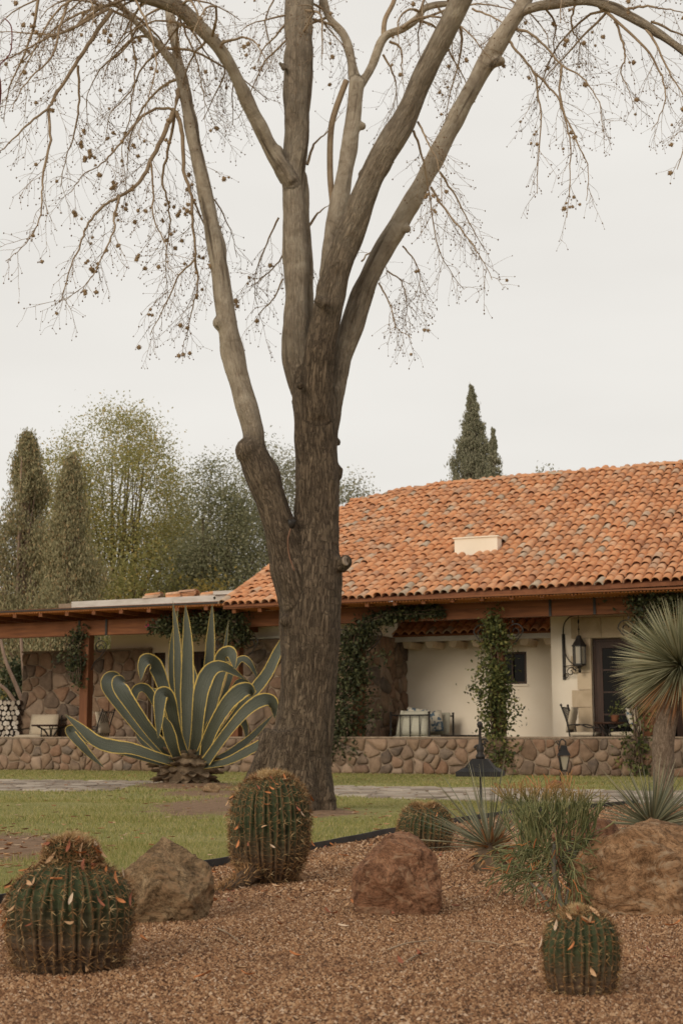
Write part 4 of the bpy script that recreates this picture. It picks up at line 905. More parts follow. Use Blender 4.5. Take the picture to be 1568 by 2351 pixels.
    # stump of dry leaf bases
    m = MB(); m.lathe([(.30, -.1), (.36, .05), (.40, .2), (.36, .34), (.2, .42), (.02, .44)], n=18); m.build('stump', M['dry_leaf'], root, True)
    for ring, (zz, rr, cnt, pit) in enumerate(((.04, .36, 17, .15), (.13, .40, 18, .22), (.22, .42, 17, .32), (.31, .38, 15, .5), (.37, .28, 11, .8))):
        for k in range(cnt):
            a = (k + .5 * (ring % 2) + rv(-.2, .2)) * 2 * math.pi / cnt; ln = rv(.16, .30); d = np.array((math.cos(a), math.sin(a), 0))
            b = d * rr * .75 + np.array((0, 0, zz)); pt = pit + rv(-.25, .25); C = np.array([b + (d * math.cos(pt) + np.array((0, 0, 1)) * math.sin(pt)) * ln * s - np.array((0, 0, .12)) * ln * s * s * 2 for s in np.linspace(0, 1, 5)])
            me = leaf_mesh(C, np.array([.10, .115, .10, .07, .015]) * rv(.8, 1.1), np.tile(np.array((0, 0, 1.0)) - d * .2, (5, 1)), .3, .03); me.materials.append(M['dry_leaf']); link('dry_leaf_base', me, None, root, True)
agave()

# ------------------------------------------------------------------ barrel cacti
def cactus_mat():
    t = NT('cactus_skin'); a = t.n('ShaderNodeAttribute', attribute_name='cs').outputs['Vector']; sp = t.n('ShaderNodeSeparateXYZ'); t.l(a, sp.inputs[0])
    n = t.noise(t.coord('Object'), 16, 6, 0.65); n2 = t.noise(t.coord('Object'), 5, 4)
    g = t.ramp(n, [(0.3, (0.020, 0.027, 0.011)), (0.55, (0.048, 0.060, 0.024)), (0.75, (0.082, 0.095, 0.042))])
    cork = t.ramp(t.noise(t.coord('Object', (1, 1, 5)), 14, 5, 0.7), [(0.3, (0.035, 0.022, 0.014)), (0.55, (0.105, 0.066, 0.040)), (0.8, (0.21, 0.145, 0.09))])
    h = t.math('ADD', sp.outputs[2], t.math('MULTIPLY', t.math('SUBTRACT', n2, 0.5), 0.45))      # height on the body: corky foot, green above
    c = t.mix(t.ramp(h, [(0.20, 1.0), (0.52, 0.0)]), g, cork); c = t.mix(t.ramp(sp.outputs[0], [(0.72, 0.0), (0.96, 0.85)]), c, (0.15, 0.085, 0.038))
    t.col(c).rough(0.7).bump(n, 0.4, 0.006); return t.m
M['cactus'] = cactus_mat()
def spine_mat(name, stops):
    t = NT(name); t.col(t.ramp(t.rand(), stops)).rough(0.6); return t.m
M['spine_old'] = spine_mat('spine_old', [(0, (0.09, 0.045, 0.02)), (0.6, (0.25, 0.13, 0.052)), (1, (0.44, 0.26, 0.11))])
M['spine_gold'] = spine_mat('spine_gold', [(0, (0.30, 0.18, 0.075)), (0.6, (0.50, 0.34, 0.16)), (1, (0.66, 0.50, 0.29))])
M['wool'] = mottled('wool', [(0.3, (0.22, 0.125, 0.055)), (0.7, (0.42, 0.27, 0.13))], 60, rough=0.95, bump=0.8, bdist=0.01)
DEADLEAF_SPOTS = []
def cactus(px, base_y, rad, prof, ribs, label, lean=(0, 0), sl=0.030, waves=0.0, seed=0, foot_dark=False, per=15, leaves=0):
    """prof: (radius factor, height m) from the foot to the crown"""
    g = grd(px, base_y); loc = np.array((at(px, base_y - 110, g[1] + rad * .92)[0], g[1] + rad * .92, 0)); rg = np.random.default_rng(seed)
    root = empty('barrel_cactus', loc, label=label, cat='cactus', group='barrel cacti in the gravel bed')
    pr = crom(np.array(prof, float), 8); H = pr[-1, 1]; na = ribs * 6; V, A = [], []; ph = rg.uniform(0, 6.28, 6)
    def pos(a, i, depth):
        r, z = pr[i]; rr = rad * r * (1 - depth) * (1 + .035 * math.sin(2 * a + ph[0]) + .025 * math.sin(3 * a + ph[1])); k = z / H
        rr *= 1 + waves * math.sin(z / H * 38 + .6 * math.sin(a * 3)) * max(0, .45 - k)
        return np.array((rr * math.cos(a) + lean[0] * k * k, rr * math.sin(a) + lean[1] * k * k, z + .01 * math.sin(a * 2 + ph[2]) * k))
    for i in range(len(pr)):
        tw = .10 * math.sin(i / len(pr) * 2.2 + ph[3])
        for j in range(na):
            x = j / na * ribs % 1; d = abs(x - .5) * 2; rb = j // 6; dep = (.115 + .02 * math.sin(rb * 2.7 + ph[4])) * (d ** 1.3) + .008 * math.sin(rb * 4.3 + i * .35) + .007 * math.sin(i * 1.9 + rb); a = 2 * math.pi * (j / na + .004 * math.sin(rb * 3.1 + i * .12)) + tw
            V.append(pos(a, i, dep)); A.append((1 - d, 0, pr[i, 1] / H))
    o = np.array([i * na + j for i in range(len(pr) - 1) for j in range(na)]); jn = np.array([i * na + (j + 1) % na for i in range(len(pr) - 1) for j in range(na)])
    raw('body', np.array(V), np.stack([o, jn, jn + na, o + na], 1), 4, M['cactus'], root, True, attrs={'cs': ('FLOAT_VECTOR', np.array(A))})
    sets = {'spine_old': [], 'spine_gold': []}
    for r in range(ribs):
        n = per * 4
        for q in range(n):
            f = (q + .5) / n; i = int(f ** .9 * (len(pr) - 1)); tw = .10 * math.sin(i / len(pr) * 2.2 + ph[3]); a = 2 * math.pi * (r + .5) / ribs + tw
            if q % 3 < 2 or f > .8:
                p = pos(a, i, 0); out = unit(np.array((math.cos(a), math.sin(a), .25 + 1.4 * max(0, pr[i, 1] / H - .75) * 3))); up = np.array((0, 0, 1.0)); sd = unit(np.cross(out, up))
                key = 'spine_gold' if f > .87 or rg.random() < .14 else 'spine_old'
                for s in range(6):
                    d = unit(out * rg.uniform(.35, 1.0) + sd * rg.uniform(-1.1, 1.1) + up * rg.uniform(-.8, .9)); ln = sl * rg.uniform(.6, 1.25); w = np.cross(d, unit(rg.normal(0, 1, 3))); w = unit(w) * .0013 * (sl / .03) ** .5
                    sets[key].append((p - w, p + w, p + d * ln + np.array((0, 0, -.1 * ln))))
    for k, S in sets.items():
        S = np.array(S); raw('spines', S, np.arange(len(S) * 3).reshape(-1, 3), 3, M[k], root, kind='stuff')
    top = np.array((lean[0], lean[1], H)); m = MB(); w0 = rad * .24
    m.lathe([(w0, -.03), (w0 * .9, .004), (w0 * .6, .014), (w0 * .1, .010)], top, 14); m.build('crown_wool', M['wool'], root, True)
    for q in range(leaves):                   # dead leaves caught in the spines, mostly on the side and top in view
        a = rg.uniform(math.pi * .95, math.pi * 2.05); i = int((1 - rg.uniform(.03, 1) ** 1.7 * .72) * (len(pr) - 1)); DEADLEAF_SPOTS.append((loc + pos(a, i, -.09), unit((math.cos(a), math.sin(a), .5 + pr[i, 1] / H * .8)), label))
    return root, loc
K = 1.0
cactus(159, 2243, .193, [(.80, -.03), (.86, .02), (.93, .055), (.99, .11), (1.02, .165), (1.0, .215), (.90, .265), (.70, .302), (.50, .322), (.44, .338), (.43, .362), (.36, .388), (.16, .396), (.02, .396)], 38, 'broad squat barrel cactus with a narrow tufted top heaped with dry leaves', sl=.026, waves=.05, seed=3, leaves=80)
cactus(620, 2034, .205, [(.62, -.03), (.72, .03), (.86, .08), (.98, .14), (1.02, .225), (1.03, .31), (.98, .395), (.85, .46), (.62, .505), (.34, .53), (.03, .535)], 38, 'tallest barrel cactus, brown-footed, standing before the tree trunk', lean=(.01, 0), sl=.032, seed=5, leaves=40)
cactus(976, 1960, .165, [(.80, -.03), (.92, .04), (1.02, .11), (1.0, .18), (.86, .24), (.58, .278), (.3, .29), (.03, .29)], 29, 'small dark green barrel cactus half hidden behind the red boulder', sl=.032, seed=8, per=11, leaves=3)
cactus(1333, 2294, .104, [(.76, -.02), (.90, .018), (.99, .06), (1.03, .11), (1.0, .158), (.86, .195), (.6, .216), (.3, .226), (.03, .227)], 26, 'smallest barrel cactus with a ring of pale golden spines, alone on open gravel', sl=.020, seed=11, per=11, leaves=16)
# shrivelled old stem lying at the foot of the tall one
g0, g1 = grd(590, 2034), grd(478, 2060); q = crom([g0 + np.array((0, .14, .07)), (g0 + g1) / 2 + np.array((0, .03, .022)), g1 + np.array((0, 0, .0))], 6); ds = empty('dead_cactus_stem', q[0], label='shrivelled spiny brown cactus stem lying at the foot of the tallest barrel cactus', cat='dead stem')
m = MB(); m.tube(q - q[0], np.linspace(.055, .008, len(q)) * (1 + .12 * np.sin(np.arange(len(q)) * 2.1)), 12); m.build('stem', mottled('dead_stem', [(.3, (.04, .024, .014)), (.7, (.15, .095, .055))], 30, stretch=(3, 1, 1), bump=.8, bdist=.01), ds, True)
k_ = RNG.integers(0, len(q), 900); d_ = RNG.normal(0, 1, (900, 3)); d_[:, 2] = np.abs(d_[:, 2]); d_ /= np.linalg.norm(d_, axis=1)[:, None]; rr_ = np.linspace(.055, .008, len(q))[k_][:, None]
b_ = (q - q[0])[k_] + d_ * rr_ * .95; w_ = np.cross(d_, RNG.normal(0, 1, (900, 3))) * .0016; raw('spines', np.stack([b_ - w_, b_ + w_, b_ + (d_ + RNG.normal(0, .5, (900, 3))) * .03], 1), np.arange(2700).reshape(-1, 3), 3, M['spine_old'], ds, kind='stuff')

# ------------------------------------------------------------------ boulders
def rock_mat(name, stops, scale, veins):
    t = NT(name); v = t.coord('Object', (1, 1, 1.15)); w = t.noise(v, scale * .55, 8, .72, 1.6); n = t.noise(v, scale * 4, 7, .75, .4); k = t.noise(t.coord('Object', (1, 1, 1.5)), scale * .9, 7, .7, 2.2)
    c = t.ramp(w, stops); c = t.mix(t.ramp(n, [(.38, .5), (.48, 0.0)]), c, tuple(.4 * x for x in stops[0][1])); c = t.mix(t.ramp(k, [(.52, 0.0), (.62, .75)]), c, veins)
    c = t.mix(t.ramp(t.math('ABSOLUTE', t.math('SUBTRACT', k, .47)), [(0.0, .8), (.02, 0.0)]), c, tuple(.35 * x for x in stops[0][1]))
    hgt = t.math('ADD', t.noise(v, scale * 2.0, 8, .75, .8), t.math('ADD', t.math('MULTIPLY', n, .4), k)); t.col(c).rough(.92).bump(hgt, .9, .022); return t.m
M['rock_tan'] = rock_mat('rock_tan', [(.32, (.085, .052, .026)), (.5, (.29, .188, .10)), (.7, (.50, .36, .21))], 9, (.34, .20, .105))
M['rock_red'] = rock_mat('rock_red', [(.32, (.095, .043, .022)), (.5, (.31, .148, .078)), (.7, (.48, .27, .155))], 9, (.38, .24, .145))
M['rock_rust'] = rock_mat('rock_rust', [(.32, (.12, .062, .028)), (.5, (.36, .20, .10)), (.7, (.55, .345, .19))], 7, (.42, .31, .20))
M['rock_rust2'] = rock_mat('rock_rust2', [(.3, (.11, .052, .028)), (.5, (.21, .10, .052)), (.7, (.29, .155, .085))], 7, (.28, .18, .12))
def boulder(name, loc, size, mat, seed, label, cuts, group=None, rz=0, ledge=0.0, sub=6, dents=()):
    import bmesh as _b
    bm = _b.new(); _b.ops.create_icosphere(bm, subdivisions=sub, radius=1); rg = random.Random(seed); off = Vector((rg.uniform(0, 50), rg.uniform(0, 50), rg.uniform(0, 50)))
    pl = [(Vector(unit(n)), d) for n, d in cuts]
    for k in range(16):
        n = Vector((rg.gauss(0, 1), rg.gauss(0, 1), rg.gauss(0, 1))).normalized(); pl.append((n, rg.uniform(.74, .95)))
    for v in bm.verts:
        d = v.co.normalized(); r = 1.06; w = d + .055 * Vector((mnoise.noise(d * 2.3 + off), mnoise.noise(d * 2.3 + off * 2), mnoise.noise(d * 2.3 - off)))
        for n, k in pl:
            c = w.dot(n)
            if c > 1e-3: r = min(r, k / c)
        crk = abs(mnoise.noise(Vector((d.x * 2.2, d.y * 2.2, d.z * 4.2)) + off * 3))
        r *= 1 + .06 * mnoise.noise(d * 1.6 + off) + .036 * (1 - 2 * abs(mnoise.noise(d * 4.1 + off))) + .022 * (1 - 2 * abs(mnoise.noise(d * 8.3 + off))) + .014 * mnoise.noise(d * 17 + off) + .009 * mnoise.noise(d * 35 + off) - .07 * max(0, 1 - crk / .035)
        for dn, dr, dd in dents:
            q_ = (d - Vector(unit(dn))).length / dr
            if q_ < 1: r -= dd * (1 - q_ ** 4)
        q = mnoise.noise(Vector((d.x * 1.5, d.y * 1.5, d.z * 6)) + off); r += ledge * (math.floor(q * 5) / 5)
        v.co = Vector((d.x * r * size[0], d.y * r * size[1], d.z * r * size[2]))
    me = bpy.data.meshes.new(name); bm.to_mesh(me); bm.free(); o = link(name, me, mat, None, True, label=label, cat='boulder', group=group); o.location = loc; o.rotation_euler = (0, 0, rz); return o
G_ = 'boulders in the gravel bed'
g = grd(378, 2118); boulder('boulder', (at(377, 2030, g[1] + .11)[0], g[1] + .11, .095), (.192, .175, .205), M['rock_tan'], 6, 'tan rounded boulder beside the leaf-covered broad cactus', [((-.7, -.3, .9), .90), ((.75, -.2, .8), .93), ((0, -1, -.35), .86), ((0, 0, -1), .62)], G_, dents=(((.1, -1, -.45), .5, .07), ((-.5, -.8, .4), .3, .04)))
g = grd(921, 2106); boulder('boulder', (at(922, 2010, g[1] + .11)[0], g[1] + .11, .125), (.192, .18, .21), M['rock_red'], 9, 'reddish-brown boulder with a flat top in front of a small cactus', [((-.1, 0, 1), .90), ((-.75, -.1, .85), .83), ((1, -.1, .05), .88), ((.3, -1, .2), .84), ((-.5, -.9, -.2), .88), ((0, 0, -1), .70), ((.85, 0, -.6), .9)], G_, ledge=.008, dents=(((.45, -.9, .3), .32, .05), ((-.4, -1, -.25), .35, .04)))
g = grd(1475, 2104); boulder('boulder', (at(1470, 2000, g[1] + .15)[0], g[1] + .15, .135), (.305, .22, .25), M['rock_rust'], 21, 'largest boulder, rust-brown with a hollowed face beside the pencil bush', [((.1, -.1, 1), .86), ((-.9, -.3, .75), .82), ((-.15, -1, .1), .84), ((.9, -.6, -.1), .86), ((.45, -.5, .8), .84), ((0, 0, -1), .66)], G_, ledge=.03, dents=(((-.12, -1, .12), .52, .10), ((.75, -.75, -.2), .3, .06), ((-.8, -.6, .1), .34, .05)))
g = grd(1610, 2088); boulder('boulder', (g[0] + .06, g[1] + .22, .12), (.22, .22, .20), M['rock_rust2'], 33, 'dark rust boulder leaning against the largest boulder', sub=5, cuts=[((0, 0, 1), .9), ((-.6, -.7, .4), .84), ((0, 0, -1), .66)], group=G_, ledge=.03)
g = grd(1355, 2010); boulder('boulder', (g[0], g[1] + .16, .12), (.20, .18, .19), M['rock_rust2'], 41, 'low red-brown boulder behind the pencil bush', sub=5, cuts=[((0, 0, 1), .86), ((.5, -.8, .3), .84), ((0, 0, -1), .66)], group=G_, ledge=.03)
g = grd(487, 1820); boulder('garden_stone', (g[0], g[1], .05), (.12, .09, .08), M['rock_tan'], 51, 'small brown stone lying at the foot of the agave', [((0, 0, 1), .9)], None, sub=4)
# two rounded stones by the path
for (x, y, w), lb in (((1166, 1846, .085), 'small upright half-round brown stone on the lawn edge beside the post lantern'), ((1276, 1812, .135), 'upright half-round brown stone below the hook lantern beside the path')):
    g = grd(x, y); m = MB(); n = 14; V = []
    for yy, s in ((-.035, .9), (-.02, 1.0), (.035, 1.0), (.05, .9)):
        for k in range(n): a = math.pi * k / (n - 1); V.append((math.cos(a) * w * s, yy, math.sin(a) * w * 1.02 * s - .01))
    m.add(V, [(i * n + k, i * n + k + 1, (i + 1) * n + k + 1, (i + 1) * n + k) for i in range(3) for k in range(n - 1)] + [tuple(range(n - 1, -1, -1)), tuple(range(3 * n, 4 * n))])
    o = m.build('marker_stone', M['rock_tan'] if w < .1 else M['rock_red'], None, label=lb, cat='stone'); o.location = (g[0], g[1] + .02, 0); o.rotation_euler = (0, 0, R(-20))

# ------------------------------------------------------------------ yuccas and the pencil bush
def blade_mat(name, stops):
    t = NT(name); r = t.rand(); a = t.n('ShaderNodeAttribute', attribute_name='lt').outputs['Fac']; c = t.ramp(r, stops)
    c = t.mix(t.ramp(a, [(0.0, .75), (.16, 0.0), (.9, 0.0), (1.0, .5)]), c, (.40, .30, .17)); t.col(c).rough(.5); t.b.inputs['Specular IOR Level'].default_value = .35; return t.m
M['yucca'] = blade_mat('yucca', [(0, (.12, .125, .066)), (.4, (.22, .215, .118)), (.75, (.32, .30, .18)), (1, (.44, .385, .23))])
M['yucca_dark'] = blade_mat('yucca_dark', [(0, (.070, .080, .045)), (.5, (.14, .14, .082)), (1, (.26, .235, .14))])
M['yucca_dry'] = blade_mat('yucca_dry', [(0, (.14, .055, .022)), (.5, (.32, .145, .055)), (1, (.44, .26, .12))])
def blades(name, parent, base, dirs, lens, wid, mat, sag=.12, kind='stuff'):
    n = len(dirs); V = np.zeros((n, 8, 3)); D = np.asarray(dirs); L_ = np.asarray(lens)[:, None]; B = np.asarray(base)
    Wd = np.cross(D, RNG.normal(0, 1, (n, 3))); Wd /= np.linalg.norm(Wd, axis=1)[:, None]; tt = [0, .35, .7, 1]; ww = [1, .9, .6, .06]; lt = np.zeros((n, 8))
    for k in range(4):
        c = B + D * L_ * tt[k]; c[:, 2] -= (sag * L_[:, 0] * tt[k] ** 2) * (1 - np.abs(D[:, 2])); V[:, 2 * k] = c - Wd * wid * ww[k]; V[:, 2 * k + 1] = c + Wd * wid * ww[k]; lt[:, 2 * k:2 * k + 2] = tt[k]
    f = np.array([(2 * k, 2 * k + 1, 2 * k + 3, 2 * k + 2) for k in range(3)]); return raw(name, V, (np.arange(n)[:, None, None] * 8 + f).reshape(-1, 4), 4, mat, parent, kind=kind, attrs={'lt': ('FLOAT', lt)})
def sphere_dirs(n, zmin, zmax):
    z = RNG.uniform(zmin, zmax, n); a = RNG.uniform(0, 6.283, n); r = np.sqrt(1 - z * z); return np.stack([r * np.cos(a), r * np.sin(a), z], 1)
# tree yucca
YB = grd(1526, 1852); yr = empty('tree_yucca', (YB[0], YB[1] + .12, 0), label='tree yucca with a round spiky grey-green head on a stout shaggy stem', cat='yucca')
hc = at(1562, 1530, yr.location[1]) - np.array(yr.location); m = MB(); st = crom([(0, 0, -.05), (.02, 0, .35), (.05, 0, .8), (hc[0] * .95, 0, hc[2])], 8); m.tube(st, np.interp(np.linspace(0, 1, len(st)), [0, .1, .5, 1], [.14, .105, .115, .12]), 16)
def shag_mat():
    t = NT('shaggy_stem'); v = t.coord('Object', (1, 1, .45)); n = t.noise(v, 40, 6, .75, .5); t.col(t.ramp(n, [(.3, (.07, .048, .032)), (.5, (.20, .145, .10)), (.72, (.37, .285, .21))])).rough(.95).bump(n, 1.0, .03); return t.m
M['shag'] = shag_mat(); m.build('stem', M['shag'], yr, True)
d = sphere_dirs(1500, -.62, 1.0); n = len(d); blades('leaves', yr, hc + d * .06, d, RNG.uniform(.60, .74, n), .0075, M['yucca'], .10)
d = sphere_dirs(420, -.95, -.45); n = len(d); blades('dry_leaves', yr, hc + np.array((0, 0, -.03)) + d * .06, d, RNG.uniform(.45, .68, n), .007, M['yucca_dry'], .25)
d = sphere_dirs(90, -.2, .6); blades('dry_heart', yr, np.tile(hc, (90, 1)), d, RNG.uniform(.10, .2, 90), .010, M['yucca_dry'], .1)
# grassy yucca behind the big boulder
g = grd(1500, 1915); y2 = empty('spiky_yucca', (g[0], g[1] + .05, 0), label='stemless rosette of stiff green leaves sprouting behind the largest boulder', cat='yucca')
d = sphere_dirs(230, .06, .98); n = len(d); blades('leaves', y2, np.tile(np.array((0, 0, .05)), (n, 1)) + d * .04, d, RNG.uniform(.36, .56, n), .0055, M['yucca_dark'], .10)
m = MB(); m.lathe([(.07, -.02), (.09, .03), (.06, .10), (.02, .13)], n=12); m.build('base', M['dry_leaf'], y2, True)
# yucca with rusty foot
g = grd(1128, 2006); y1 = empty('spiky_yucca', (g[0], g[1] + .08, 0), label='grey-green spiky rosette with rust-coloured dead leaves at its foot beside the pencil bush', cat='yucca')
d = np.concatenate([sphere_dirs(120, .4, .99), sphere_dirs(40, .0, .5)]); d[:, 0] -= .10; d /= np.linalg.norm(d, axis=1)[:, None]; n = len(d); blades('leaves', y1, np.tile(np.array((0, 0, .13)), (n, 1)) + d * .04, d, RNG.uniform(.26, .54, n), .0032, M['yucca_dark'], .12)
d = sphere_dirs(220, -.35, .9); blades('dry_leaves', y1, np.tile(np.array((.02, 0, .11)), (220, 1)), d, RNG.uniform(.08, .18, 220), .010, M['yucca_dry'], .3)
m = MB(); m.lathe([(.07, -.02), (.095, .04), (.08, .11), (.03, .16)], n=14); m.build('base', M['dry_leaf'], y1, True)
# pencil bush
def pencil_mat():
    t = NT('pencil_stem'); a = t.n('ShaderNodeAttribute', attribute_name='lt').outputs['Fac']; r = t.rand()
    g = t.ramp(r, [(0, (.070, .085, .032)), (.5, (.15, .158, .062)), (1, (.27, .25, .115))]); c = t.mix(t.ramp(a, [(.52, 0.0), (.85, .8), (1.0, 1.0)]), g, t.ramp(r, [(0, (.33, .20, .06)), (.5, (.46, .19, .06)), (1, (.55, .14, .045))])); t.col(c).rough(.5); return t.m
M['pencil'] = pencil_mat(); M['grey_stem'] = mottled('grey_stem', [(.3, (.16, .145, .11)), (.7, (.28, .255, .20))], 12, rough=.8, bump=.2, bdist=.003)
def pencil():
    g = grd(1288, 2090); root = empty('pencil_bush', (g[0] - .005, g[1] + .05, 0), label='pencil-stemmed green bush with orange-red tips beside the largest boulder', cat='bush')
    m = MB(); tw = MB(); lt = []
    m.tube(crom([(.02, 0, -.02), (.0, 0, .08), (-.015, 0, .17), (-.01, .01, .27)], 5), np.linspace(.013, .008, 16), 8); m.tube(crom([(.0, 0, .07), (-.04, -.01, .10), (-.09, 0, .15)], 5), np.linspace(.008, .005, 11), 7); m.tube(crom([(.03, .01, -.01), (.06, .02, .12), (.08, .03, .24)], 5), np.linspace(.009, .006, 11), 7)
    m.tube(crom([(-.03, 0, -.01), (-.07, .0, .06), (-.13, .0, .12)], 5), np.linspace(.007, .005, 11), 7)
    m.build('stem', M['grey_stem'], root, True)
    def grow(p, d, L_, r, lev, red):
        n = 4; pts = [p]; d = unit(d)
        for i in range(n):
            d = unit(d + RNG.normal(0, .10, 3) + np.array((0, 0, .06 if red else -.05))); pts.append(pts[-1] + d * L_ / n)
        a = tw.n; tw.tube(np.array(pts), np.linspace(r, r * .75, n + 1), 4, False); k = tw.n - a
        hgt = np.repeat(np.clip(((np.array(pts)[:, 2] - .27) / .34), 0, 1) if red else np.full(n + 1, .2 * (RNG.random() < .9) + (.75 if RNG.random() < .06 else 0)), 4); lt.append(hgt)
        if lev > 0:
            for _ in range(random.choice([2, 3, 3])):
                s = unit(RNG.normal(0, 1, 3)); grow(pts[-1], d * 1.0 + s * rv(.35, .75), L_ * rv(.6, .95), r * .82, lev - 1, red)
    for k in range(100):                       # upright fan with coloured tips
        az = rv(0, 6.283); e = rv(.3, 1.0); rr = math.sqrt(rv(0, 1)) * .15; grow(np.array((math.cos(az) * rr - .02, math.sin(az) * rr, rv(.18, .33))), (math.cos(az) * rr * 2.6, math.sin(az) * rr * 2.6, 1.0), rv(.075, .115), .0033, 2, True)
    for k in range(125):                       # spreading lower growth
        az = rv(0, 6.283); rr = rv(.02, .13); grow(np.array((math.cos(az) * rr, math.sin(az) * rr, rv(.12, .30))), (math.cos(az), math.sin(az), rv(-.45, .45)), rv(.065, .105), .0031, 2, False)
    n = tw.n; o = tw.build('stems', M['pencil'], root, True, kind='stuff'); A = o.data.attributes.new('lt', 'FLOAT', 'POINT'); A.data.foreach_set('value', np.concatenate(lt).astype(np.float32))
pencil()

# ------------------------------------------------------------------ lanterns in the garden
g = grd(1104, 1858); s_ = g[1] / F
pl_ = empty('post_lantern', (g[0], g[1], 0), R(-12), label='black metal post lantern with a wide flat cap and scrolled finial', cat='lantern')
hz = lambda y: at(1104, y, g[1])[2]
m = MB(); m.tube([(0, 0, -.05), (0, 0, hz(1782))], .013, 8); m.build('pole', M['iron'], pl_, True)
M['lamp_cap'] = mottled('lamp_cap', [(0.3, (0.010, 0.009, 0.008)), (0.7, (0.022, 0.019, 0.017))], 8, rough=0.55, bump=0.1, bdist=0.002)
w = 50 * s_; m = MB(); z0, z1 = hz(1782), hz(1771)
m.box(-w, w, -w, w, z0, z1)
def frust(m, w0, w1, z0, z1): m.add([(-w0,-w0,z0),(w0,-w0,z0),(w0,w0,z0),(-w0,w0,z0),(-w1,-w1,z1),(w1,-w1,z1),(w1,w1,z1),(-w1,w1,z1)], [(0,3,2,1),(4,5,6,7),(0,1,5,4),(1,2,6,5),(2,3,7,6),(3,0,4,7)])
frust(m, w * .98, w * .72, z1 + .001, hz(1763)); frust(m, w * .66, w * .34, hz(1763) + .001, hz(1742)); m.build('cap', M['lamp_cap'], pl_)
m = MB(); m.lathe([(10 * s_, hz(1742)), (11 * s_, hz(1735)), (7 * s_, hz(1730)), (8 * s_, hz(1724)), (9 * s_, hz(1716)), (4 * s_, hz(1708)), (3.5 * s_, hz(1700)), (3 * s_, hz(1672)), (6 * s_, hz(1668)), (7 * s_, hz(1662)), (3 * s_, hz(1656))], n=12)
c = spiral((8 * s_, 0, hz(1704)), 9 * s_, 1.2, 1); m.tube(c, 2.2 * s_, 6); c = spiral((-5 * s_, 0, hz(1718)), 8 * s_, 1.2, -1); m.tube(c, 2.2 * s_, 6); m.build('finial', M['iron'], pl_, True)
g = grd(1286, 1800); s_ = g[1] / F; hl = empty('hook_lantern', (g[0], g[1], 0), 0, label='small black lantern hanging from a shepherd hook beside the terrace wall', cat='lantern')
hz = lambda y: at(1286, y, g[1])[2]
m = MB(); m.tube(crom([(0, 0, -.03), (0, 0, hz(1740)), (-2 * s_, 0, hz(1715)), (4 * s_, 0, hz(1698)), (13 * s_, 0, hz(1702)), (14 * s_, 0, hz(1710))], 6), 1.6 * s_, 6); m.tube(spiral((-3 * s_, 0, hz(1706)), 6 * s_, 1.2, -1), 1.2 * s_, 6); m.build('hook_pole', M['iron'], hl, True)
m = MB(); o = 9 * s_; m.add(np.array([(-14, -14, hz(1735)), (14, -14, hz(1735)), (14, 14, hz(1735)), (-14, 14, hz(1735)), (-8, -8, hz(1722)), (8, -8, hz(1722)), (8, 8, hz(1722)), (-8, 8, hz(1722)), (-6, -6, hz(1711)), (6, -6, hz(1711)), (6, 6, hz(1711)), (-6, 6, hz(1711))]) * np.array((s_, s_, 1)) + np.array((o, 0, 0)), [(0,3,2,1),(0,1,5,4),(1,2,6,5),(2,3,7,6),(3,0,4,7),(4,5,9,8),(5,6,10,9),(6,7,11,10),(7,4,8,11),(8,9,10,11)]); m.build('hood', M['lamp_cap'], hl)
m = MB(); ct = [(-11, -11), (11, -11), (11, 11), (-11, 11)]
for x, y in ct: m.bar((o + x * s_, y * s_, hz(1736)), (o + x * .45 * s_, y * .45 * s_, hz(1768)), 2.2 * s_, 2.2 * s_, (1, 0, 0))
m.box(o - 6 * s_, o + 6 * s_, -6 * s_, 6 * s_, hz(1771), hz(1768)); m.build('cage', M['iron'], hl)
m = MB(); frust(m, 4.2 * s_, 9.5 * s_, hz(1767), hz(1737)); m.v = [m.v[0] + np.array((o, 0, 0))]; m.build('glass', M['lantern_glass'], hl)

